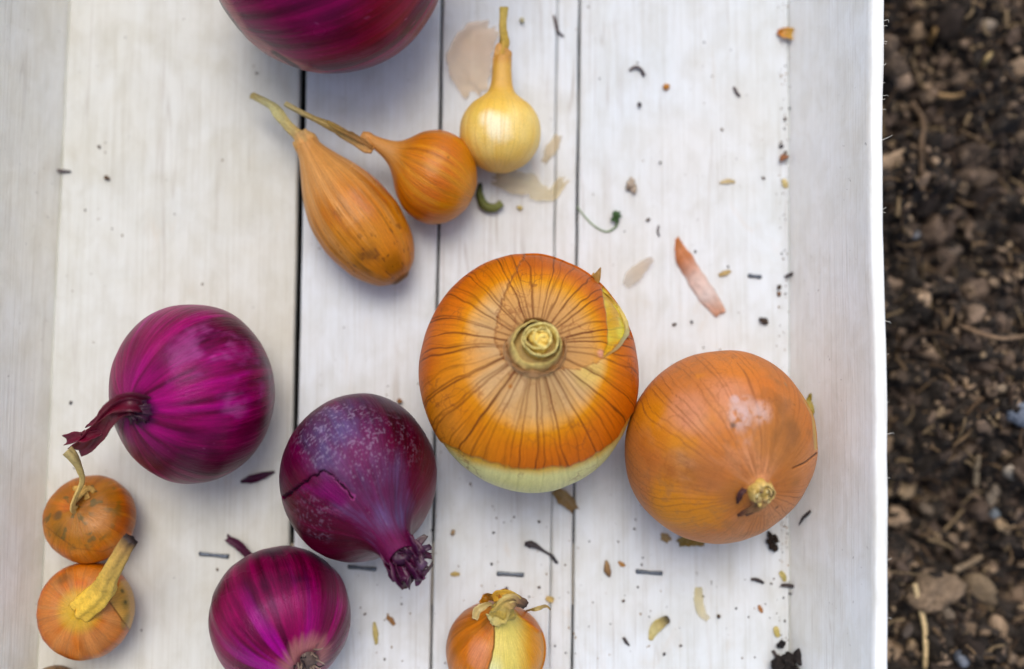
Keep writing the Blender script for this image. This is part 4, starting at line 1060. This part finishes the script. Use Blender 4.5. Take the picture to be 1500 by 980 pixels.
part('peeling_skin', ribbon([onto(b12, 706, 888, .0006), onto(b12, 716, 882, .002), at(730, 874, z0)], [.0012, .0016, .0006], [S(196, 130, 20), S(200, 150, 40), S(180, 130, 40)], n=18, m=7, curl=.4, thick=.0002, wav=.0005, jag=.2, seed=98), M_FLAP, r12)
part('peeling_skin', ribbon([onto(b12, 770, 895, .0002), at(784, 892, z0 - .004), at(800, 888, z0 - .008), at(806, 893, z0 - .010)], [.0003, .0003, .0008, .0002], [S(214, 190, 120), S(214, 190, 120), S(190, 150, 70)], n=22, m=5, curl=.3, thick=.0002, wav=.0006, jag=.3, seed=99), M_FLAP, r12)

b13 = Bulb(PROF['ball'], (.2, -.5, .6), (34, 974, 124, 1064), .7, 160, 110, .03, 165)
b13.col = gold_skin(b13, 300, S(130, 96, 66), S(140, 106, 80), S(150, 120, 96), 20)
r13 = onion_root('small_onion', b13, 'dull brown small onion behind the copper onion, against the side board', 'onion')
b13.build('bulb', r13, M_GOLD)
p, d = b13.tip()
part('stem', [tube([p - d * .003, p + d * .002, p + d * .005], [.0016, .0012, .0008], [S(150, 120, 70)] * 2, 12, 16, 4, .2, 1, 1, .1, 5)], M_DRY, r13)

# ------------------------------------------------------------------ bits lying on the planks
GR = 'plant scraps on the crate floor'
def px_m(z=0): return 0.25e-3 * (DIST - z) / DIST
def settle(V, z=-0.00008):
    V = V.copy(); V[:, 2] += z - V[:, 2].min(); return V
def put(name, vfc, mat, label, cat, group=GR, rest=True):
    V, F, C = vfc
    if rest: V = settle(V)
    return tag(mesh(name, V, F, mat, None, C), label, cat, group)
def flake(pts, widths_px, cols, z=.0006, **kw):
    P = [at(q[0], q[1], q[2] if len(q) > 2 else z) for q in pts]
    return ribbon(P, [w_ * px_m() for w_ in widths_px], cols, **kw)
def sliver(pts, radii_px, cols, **kw):
    P = [at(q[0], q[1], q[2] if len(q) > 2 else .0008) for q in pts]
    return tube(P, [r_ * px_m() for r_ in radii_px], cols, **{**dict(nseg=10, steps=24, ribs=3, rib=.15, wob=.2), **kw})
BK = [S(66, 56, 54), S(46, 40, 42)]
put('onion_skin', flake([(698, 138), (690, 112, .0015), (688, 85, .002), (700, 60, .0015), (722, 38)], [20, 30, 34, 28, 14], [S(250, 220, 176), S(250, 216, 170), S(250, 210, 164), S(250, 222, 186)], n=34, m=17, curl=.06, wav=.0030, jag=.22, seed=201, thick=.00012), M_PAPER, 'peach coloured translucent onion skin lying under the upright stalk', 'onion skin')
put('onion_skin', flake([(724, 262), (752, 266, .0016), (776, 272, .0020), (806, 286, .001), (826, 262)], [10, 16, 15, 9, 7], [S(242, 220, 160), S(244, 228, 184), S(244, 226, 170), S(240, 214, 140)], n=34, m=13, curl=.1, wav=.0034, jag=.4, seed=203, thick=.00012), M_PAPER, 'crumpled yellowish translucent skin beside the pale peeled onion', 'onion skin')
put('onion_skin', flake([(796, 238), (806, 222, .0014), (818, 198)], [4, 9, 5], [S(230, 206, 150), S(228, 200, 140)], n=20, m=7, curl=.2, wav=.002, jag=.3, seed=205, thick=.00012), M_PAPER, 'narrow pale skin shred near the pale peeled onion', 'onion skin')
put('plant_curl', sliver([(704, 268, .002), (702, 284, .0026), (710, 300, .003), (724, 304, .0034), (735, 296, .004)], [3, 5, 6.5, 6, 5], [S(40, 48, 24), S(86, 92, 40), S(96, 100, 44), S(120, 124, 66)], steps=30, nseg=12, ribs=4), M_DRY, 'curled dark green plant scrap between small round onion and planks', 'plant scrap')
put('onion_skin', flake([(992, 348), (1000, 372, .002), (1016, 400, .0016), (1034, 428, .0018), (1056, 460, .001)], [3, 12, 13, 14, 9], [S(226, 150, 84), S(226, 150, 90), S(246, 220, 206), S(250, 234, 226), S(240, 186, 150)], n=40, m=13, curl=-.35, wav=.0016, jag=.14, seed=207, thick=.00014), M_PEEL, 'long orange and white sliver of onion skin on a bare plank', 'onion skin')
put('onion_skin', flake([(916, 418), (930, 402, .0014), (946, 386, .002), (956, 380, .0026)], [6, 11, 9, 4], [S(232, 222, 206), S(230, 204, 164), S(196, 160, 110)], n=22, m=9, curl=.3, wav=.0016, jag=.2, seed=209, thick=.00012), M_PAPER, 'small faded tan skin flake beside the largest golden onion', 'onion skin')
put('onion_skin', flake([(812, 718), (824, 728, .0016), (836, 740, .0014), (842, 747)], [5, 10, 9, 5], [S(176, 150, 96), S(166, 136, 84), S(150, 120, 76)], n=20, m=9, curl=.35, wav=.0016, jag=.25, seed=211), M_FLAP, 'brown skin scrap poking out from under the largest golden onion', 'onion skin')
put('onion_skin', flake([(994, 796), (1006, 792, .002), (1020, 792, .002), (1032, 797)], [4, 8, 7, 3], [S(150, 124, 50), S(176, 150, 76), S(150, 120, 56)], n=20, m=9, curl=.5, wav=.0016, jag=.2, seed=213), M_FLAP, 'dry olive skin scrap at the foot of the scuffed onion', 'onion skin')
put('onion_skin', flake([(352, 706), (368, 702, .0016), (384, 697, .0016), (402, 691, .001)], [2, 6, 5, 1.5], [S(70, 8, 50), S(84, 10, 56), S(50, 8, 44)], n=22, m=7, curl=.6, wav=.001, jag=.2, seed=215), M_FLAP, 'dark purple shred of skin between the round red onions', 'onion skin')
put('onion_skin', flake([(953, 938), (958, 924, .001), (968, 913, .0016), (980, 906, .002)], [3, 7, 8, 5], [S(222, 204, 130), S(226, 214, 150), S(200, 180, 110), S(60, 50, 40)], n=22, m=9, curl=.35, wav=.001, jag=.15, seed=217), M_FLAP, 'pale yellow peel with a dark curled end', 'onion skin')
put('onion_skin', flake([(1023, 860), (1024, 880, .001), (1028, 898, .0008), (1038, 908)], [5, 7, 6, 4], [S(226, 204, 110), S(232, 214, 140), S(232, 216, 170)], n=20, m=7, curl=.2, wav=.001, jag=.25, seed=219, thick=.00012), M_PAPER, 'thin lemon yellow flake of skin on a dirty plank', 'onion skin')
put('peel_chip', flake([(1139, 47), (1148, 48, .002), (1158, 50, .002), (1164, 54)], [3, 8, 9, 4], [S(220, 130, 40), S(214, 160, 60), S(206, 176, 90)], n=16, m=7, curl=.5, wav=.001, jag=.2, seed=221), M_FLAP, 'orange and yellow chip of peel near the foot of a side board', 'peel chip')
put('twig', join([sliver([(769, 797, .0012), (778, 798, .0016), (788, 802, .0012), (798, 808), (808, 814), (812, 819), (817, 825)], [3.5, 5, 3.6, 2, 1.8, 2.6, 2], [S(48, 42, 46), S(60, 54, 56), S(52, 48, 50), S(50, 50, 54)], steps=36)]), M_DRY, 'dark grey twig with a thick head near the torn skinned onion', 'twig')
put('green_sprig', join([sliver([(845, 302, .0006), (856, 316), (870, 330), (888, 339), (902, 332, .001), (905, 320, .0016)], [1.0, 1.0, 1.1, 1.1, 1.4, 1.6], [S(130, 150, 104), S(120, 140, 90), S(80, 110, 60)], steps=40)]
    + [flake([(903, 322, .001), (900 + dx, 318 + dy, .0026), (903 + 2 * dx, 318 + 2 * dy, .0014)], [1.5, 3.4, .6], [S(46, 74, 34), S(60, 90, 44)], n=10, m=5, curl=.5, seed=230 + k) for k, (dx, dy) in enumerate([(0, -5), (4, -1), (-3, 3), (2, 4), (3, -4)])]), M_DRY, 'tiny green sprig trailing a thread thin stalk', 'sprig')
put('seed', sliver([(888, 821), (889, 830, .0014), (891, 838, .0014), (893, 845)], [1.5, 4.5, 5, 1.5], [S(150, 120, 80), S(130, 98, 58), S(110, 80, 50)], steps=18), M_DRY, 'tapered brown seed on the plank below the largest onion', 'seed')
for pts, rad, lab in [
    ([(75, 248), (88, 250, .0012), (103, 251)], [2.5, 3.2, 1.6], 'short black stick on the widest plank'),
    ([(1100, 849), (1110, 850, .0012), (1119, 854)], [2, 3, 2], 'bent black stick close to a side board'),
    ([(1144, 858), (1155, 858, .0014), (1168, 860)], [2.4, 3.2, 2.4], 'straight black stick lying against the foot of a side board'),
    ([(1150, 406), (1158, 402, .0012), (1168, 397)], [2, 2.6, 2.4], 'slanted dark stick with a reddish tip by a side board'),
    ([(1075, 127), (1079, 134, .0012), (1084, 141)], [2.2, 2.8, 2], 'tiny dark grey sliver on a nearly bare plank'),
    ([(811, 22), (815, 36, .0012), (818, 46, .001), (826, 53)], [2, 3, 2.6, 1.4], 'grey kinked sliver beside the upright stalk'),
    ([(922, 103), (930, 98, .0014), (938, 100, .0016), (944, 110)], [2.2, 2.6, 2.6, 3], 'small grey arched sliver on a plank'),
    ([(913, 934), (917, 940, .0012), (922, 946)], [2, 2.4, 1.2], 'thin black splinter below the pale yellow peel'),
    ([(965, 330), (964, 338, .001), (966, 346)], [1.6, 1.8, 1.4], 'very small dark sliver near the green sprig')]:
    pale = 1 if pts[0][1] > 380 else 2.4
    put('stick', sliver(pts, [q * (.85 if pale > 1 else 1) for q in rad], [q * pale for q in BK]), M_DRY, lab, 'stick')
for pts, wd, cl, lab in [
    ([(1055, 268), (1066, 265, .001), (1077, 266)], [1.5, 3.5, 1.5], S(226, 204, 150), 'pale straw coloured flake on a nearly bare plank'),
    ([(1053, 403), (1062, 400, .001), (1071, 397)], [2, 4, 2], S(206, 176, 110), 'tan flake near the long orange skin sliver'),
    ([(906, 823), (911, 827, .001), (916, 829)], [1.5, 3, 1.5], S(196, 140, 60), 'orange flake next to the brown seed'),
    ([(968, 786), (975, 788, .001), (981, 793)], [4, 6, 4], S(186, 156, 100), 'squarish tan flake near the scuffed onion'),
    ([(660, 842), (667, 841, .001), (673, 842)], [1.5, 3.5, 1.5], S(214, 186, 110), 'yellow flake near the frayed red neck'),
    ([(800, 876), (805, 878, .001), (811, 880)], [2.5, 4.5, 3], S(222, 190, 110), 'yellow flake beside the torn skinned onion'),
    ([(1188, 62, .002), (1190, 68, .004), (1193, 75, .003)], [1.2, 2.4, 1.2], S(214, 180, 110), 'narrow yellow flake near the orange peel chip'),
    ([(1112, 887), (1114, 892, .001), (1117, 898)], [1.5, 3, 1.5], S(190, 130, 70), 'small orange brown flake below the bent black stick'),
    ([(1136, 918), (1138, 926, .001), (1140, 934)], [3, 4.5, 3], S(222, 204, 120), 'lemon flake beside the black soil clump'),
    ([(548, 912), (550, 928, .001), (551, 944)], [2, 4, 2], S(206, 186, 110), 'long yellowish flake between plank seams'),
    ([(566, 904), (572, 908, .001), (578, 916)], [2, 3.5, 2], S(170, 120, 60), 'brown flake by the yellowish long flake'),
    ([(1148, 262), (1150, 268, .001), (1152, 275)], [3, 4.5, 3], S(226, 206, 140), 'cream flake in the seam along a side board'),
    ([(1143, 838), (1148, 844, .001), (1150, 852)], [3, 4, 2], S(206, 190, 110), 'olive yellow flake above the straight black stick')]:
    put('flake', flake(pts, wd, [cl, cl * .9], n=12, m=5, curl=.3, wav=.0006, jag=.3, seed=int(pts[0][0]), thick=.0002), M_FLAP, lab, 'flake')
def crumb(px, py, r_px, col, label, cat='crumb', group=None, sub=2, sq=(1, .8, .7), n=1, name='soil_crumb'):
    g = np.random.default_rng(int(px * 7 + py)); parts = []
    for k in range(n):
        rr = r_px * px_m() * (1 if n == 1 else g.uniform(.35, .6))
        V, F = lump(rr, int(px + 13 * k), sub, sq, .8)
        c0 = at(px, py, 0) + (np.array([g.normal(), g.normal(), 0]) * r_px * px_m() * .45 if n > 1 else 0)
        V = V + c0; V[:, 2] += rr * .3; parts.append((V, F, np.tile(col * g.uniform(.7, 1.2), (len(V), 1))))
    V, F, C = join(parts)
    tag(mesh(name, settle(V), F, M_CLOD, None, C), label, cat, group)
dots = [(146, 215, 3), (158, 262, 5), (936, 156, 5), (1043, 112, 2.5), (1057, 190, 3), (967, 238, 3.4), (949, 322, 3.5), (988, 475, 4), (1013, 471, 3), (1118, 470, 6.5), (1141, 421, 5),
        (1066, 391, 2.5), (1018, 369, 3), (929, 775, 3.4), (723, 780, 2.6), (789, 764, 3.2), (753, 757, 2), (720, 826, 2.6), (742, 861, 3), (790, 860, 3), (973, 958, 3), (997, 946, 3), (1052, 902, 3.2), (1078, 891, 3.4),
        (1114, 761, 2), (318, 834, 3), (813, 946, 2.6), (905, 793, 2.6), (1149, 225, 3.6), (1143, 215, 4), (1118, 261, 2.6), (535, 899, 3), (1157, 870, 3), (1130, 855, 2.4), (913, 880, 2.8), (104, 590, 3.4), (376, 108, 2.6), (1149, 175, 3)]
for k, (x, y, r_) in enumerate(dots):
    crumb(x, y, r_ * .78, [S(84, 70, 60), S(96, 78, 62), S(72, 66, 66)][k % 3] * (1 if y > 350 else 1.7), 'tiny dark soil crumb on the pale planks', 'crumb', 'tiny soil crumbs on the planks', 1)
for k, (x, y, r_, c_) in enumerate([(975, 128, 4.5, S(190, 130, 60)), (1146, 232, 7, S(176, 120, 84)), (1140, 430, 4, S(150, 104, 60)), (585, 588, 4.5, S(176, 122, 70)), (762, 306, 4, S(196, 176, 110)), (765, 32, 4, S(206, 196, 150)), (663, 779, 4, S(190, 160, 120)), (911, 560, 3, S(120, 90, 60))]):
    crumb(x, y, r_, c_, 'tiny orange brown plant crumb on the pale planks', 'crumb', 'orange brown crumbs on the planks', 1, name='plant_crumb')
crumb(919, 271, 9, S(176, 160, 140), 'grey beige crumbly lump above the green sprig', 'crumb', None, 2, n=6, name='plant_crumb')
crumb(1142, 943, 9, S(38, 34, 34), 'black soil lump just above the larger soil clump', 'soil clump', None, 2, n=5, name='soil_clump')
crumb(1147, 972, 18, S(42, 36, 34), 'largest black soil clump at the foot of a side board', 'soil clump', None, 3, n=12, name='soil_clump')
crumb(1130, 792, 11, S(50, 38, 28), 'dark soil clump in the shade beneath the scuffed onion', 'soil clump', None, 2, n=7, name='soil_clump')
put('stick', sliver([(1132, 953), (1138, 964, .0014), (1138, 978, .001)], [2.5, 2.5, 2], BK), M_DRY, 'black stick standing by the largest soil clump', 'stick')
# bits caught on the sloping face of the side board
def on_board(px, py):
    z = .01
    for _ in range(20):
        q = at(px, py, z); f = (q[0] - RJ(q[1])) / max(1e-6, (rin(q[1]) - RJ(q[1]))); bow = .0009 * math.sin(math.pi * min(max(f, 0), 1)); z = z + (f * H_WALL - z) * .5
    return at(px, py, z) + np.array([-.0001, 0, 0])
put('stick', tube([on_board(1187, 749), on_board(1181, 755), on_board(1176, 760), on_board(1171, 769)], [.0004, .0006, .0005, .0002], BK, 10, 24, 3, .15, 1, 1, .2, 3), M_DRY, 'wavy black sliver stuck to a side board by the scuffed onion', 'stick', rest=False)
sh = [on_board(1190, 612), on_board(1192, 600), on_board(1190, 588), on_board(1193, 577)]
put('root_shred', join([ribbon([q + np.array([-.0012, 0, 0]) for q in sh], [.0010, .0013, .0011, .0003], [S(150, 130, 40), S(186, 166, 70), S(170, 150, 60)], n=20, m=7, curl=.5, wav=.0016, jag=.4, seed=241, thick=.0002),
    ribbon([q + np.array([-.0016, 0, .0004]) for q in (on_board(1190, 600), on_board(1185, 592), on_board(1183, 585))], [.0007, .0009, .0002], [S(150, 130, 40), S(120, 110, 40)], n=14, m=5, curl=.5, wav=.001, jag=.4, seed=243, thick=.0002)]), M_FLAP, 'yellow green root shred between the scuffed onion and side board', 'root shred', None, rest=False)

# dust too fine to count
def dust():
    g = np.random.default_rng(21); parts = []
    V0, F0 = ICO1
    for k in range(420):
        q = g.random()
        if q < .35: x, y = g.normal(1148, 5), g.uniform(0, 980)
        elif q < .6: x, y = g.uniform(860, 1150), g.uniform(480, 980)
        elif q < .8: x, y = g.uniform(520, 860), g.uniform(560, 980)
        else: x, y = g.uniform(100, 1150), g.uniform(0, 980)
        if x > 1157: continue
        r_ = g.uniform(.5, 1.5) * px_m(); c0 = at(x, y, 0)
        sc = np.array([1, g.uniform(.5, 1.6), .6]) * r_
        parts.append((V0 * sc + c0 + (0, 0, r_ * .4), F0, np.tile([S(70, 56, 46), S(110, 84, 56), S(60, 56, 58), S(150, 120, 80)][g.integers(0, 4)], (len(V0), 1))))
    V, F, C = join(parts)
    tag(mesh('soil_dust', V, F, M_CLOD, None, C), 'fine specks of soil dust sprinkled over the planks', 'dust', None, 'stuff')
dust()

# ------------------------------------------------------------------ larger bits on the soil
def soil_at(px, py, lift=0.0):
    z = Z_SOIL; lift = lift * 1.35 + .0012
    for _ in range(6):
        q = at(px, py, z); z = float(soil_h(q[0], q[1])) + lift
    return at(px, py, z)
def stone(px, py, r_px, col, sq, seed, label):
    r_ = r_px * .25e-3 * .95; V, F = lump(r_, seed, 3, sq, .55)
    V = V + soil_at(px, py, r_ * .05)
    tag(mesh('stone', V, F, M_CLOD, None, np.tile(col, (len(V), 1))), label, 'stone', 'stones lying in the soil')
for k, (x, y, r_, c_, sq, lab) in enumerate([
    (1392, 368, 20, S(178, 158, 138), (1, .55, .6), 'long wedge shaped beige stone in the soil'), (1450, 35, 17, S(150, 136, 118), (1, .8, .7), 'beige stone near the thick tan straw'),
    (1482, 690, 14, S(180, 168, 150), (1, .8, .8), 'palest round stone in the soil'), (1462, 568, 13, S(166, 148, 124), (1, .6, .6), 'small tan stone close to the bluish stone'),
    (1330, 325, 14, S(150, 132, 110), (1, .7, .6), 'brownish stone close to the crate wall near the crooked root'), (1385, 320, 15, S(146, 126, 104), (1, .6, .6), 'brown stone beside the wedge shaped stone'),
    (1360, 745, 13, S(126, 112, 96), (1, .8, .6), 'flat dull brown stone above the long straw'), (1455, 725, 18, S(150, 136, 118), (1, .8, .7), 'broad beige stone beside the upright root piece'),
    (1390, 900, 13, S(140, 126, 110), (1, .6, .6), 'oblong grey beige stone beside the long straw'), (1328, 925, 11, S(100, 90, 82), (1, .8, .7), 'dark grey stone between the long straw and the crate'),
    (1497, 605, 26, S(120, 128, 140), (1, .75, .7), 'largest bluish grey stone in the soil'), (1408, 962, 14, S(120, 126, 136), (1, .75, .7), 'bluish stone near the lower end of the long straw'),
    (1340, 345, 8, S(150, 154, 160), (1, .75, .7), 'tiny pale blue stone close to the crate wall'), (1458, 752, 10, S(120, 128, 134), (1, .75, .7), 'small bluish stone touching the broad beige stone')]):
    stone(x, y, r_, c_, sq, 500 + k, lab)
def straw(pts, r_, cols, label, seed):
    P = [soil_at(x, y, l_) for x, y, l_ in pts]
    tag(mesh('straw', *tube(P, [r_ * 1.0, r_, r_ * .8], cols, 10, 40, 3, .15, .6, .8, .15, seed)[:2], M_CLOD, None, np.tile(cols[0], (40 * 10, 1))), label, 'straw', 'straws and roots on the soil')
straw([(1340, 856, .006), (1346, 885, .0055), (1354, 915, .005), (1356, 945, .0045), (1355, 990, .004)], .0010, [S(236, 208, 156)] * 2, 'long pale straw lying along the crate outside its wall', 1)
straw([(1410, 478, .005), (1440, 490, .0045), (1470, 496, .004), (1505, 492, .004)], .0009, [S(146, 120, 94)] * 2, 'brown root lying across the dark soil', 2)
straw([(1375, 140, .004), (1400, 141, .005), (1420, 135, .004)], .0011, [S(160, 130, 90)] * 2, 'short tan stick lying flat on the soil', 3)
straw([(1362, 62, .005), (1370, 45, .006), (1378, 22, .005)], .0014, [S(176, 140, 90)] * 2, 'thick tan straw leaning among soil crumbs', 4)
straw([(1430, 710, .005), (1431, 690, .006), (1434, 668, .004)], .0011, [S(166, 148, 120)] * 2, 'upright beige root piece beside the pale stones', 5)
straw([(1400, 835, .005), (1420, 826, .006), (1438, 815, .005)], .0013, [S(150, 130, 104)] * 2, 'slanted beige root piece above the long straw', 6)
straw([(1335, 150, .004), (1352, 178, .005), (1350, 215, .004), (1352, 280, .003)], .0012, [S(120, 98, 76)] * 2, 'crooked brown root standing along the crate wall', 7)
straw([(1440, 95, .004), (1446, 85, .006), (1452, 78, .005)], .0013, [S(186, 160, 110)] * 2, 'stubby yellow straw bit in the soil', 8)
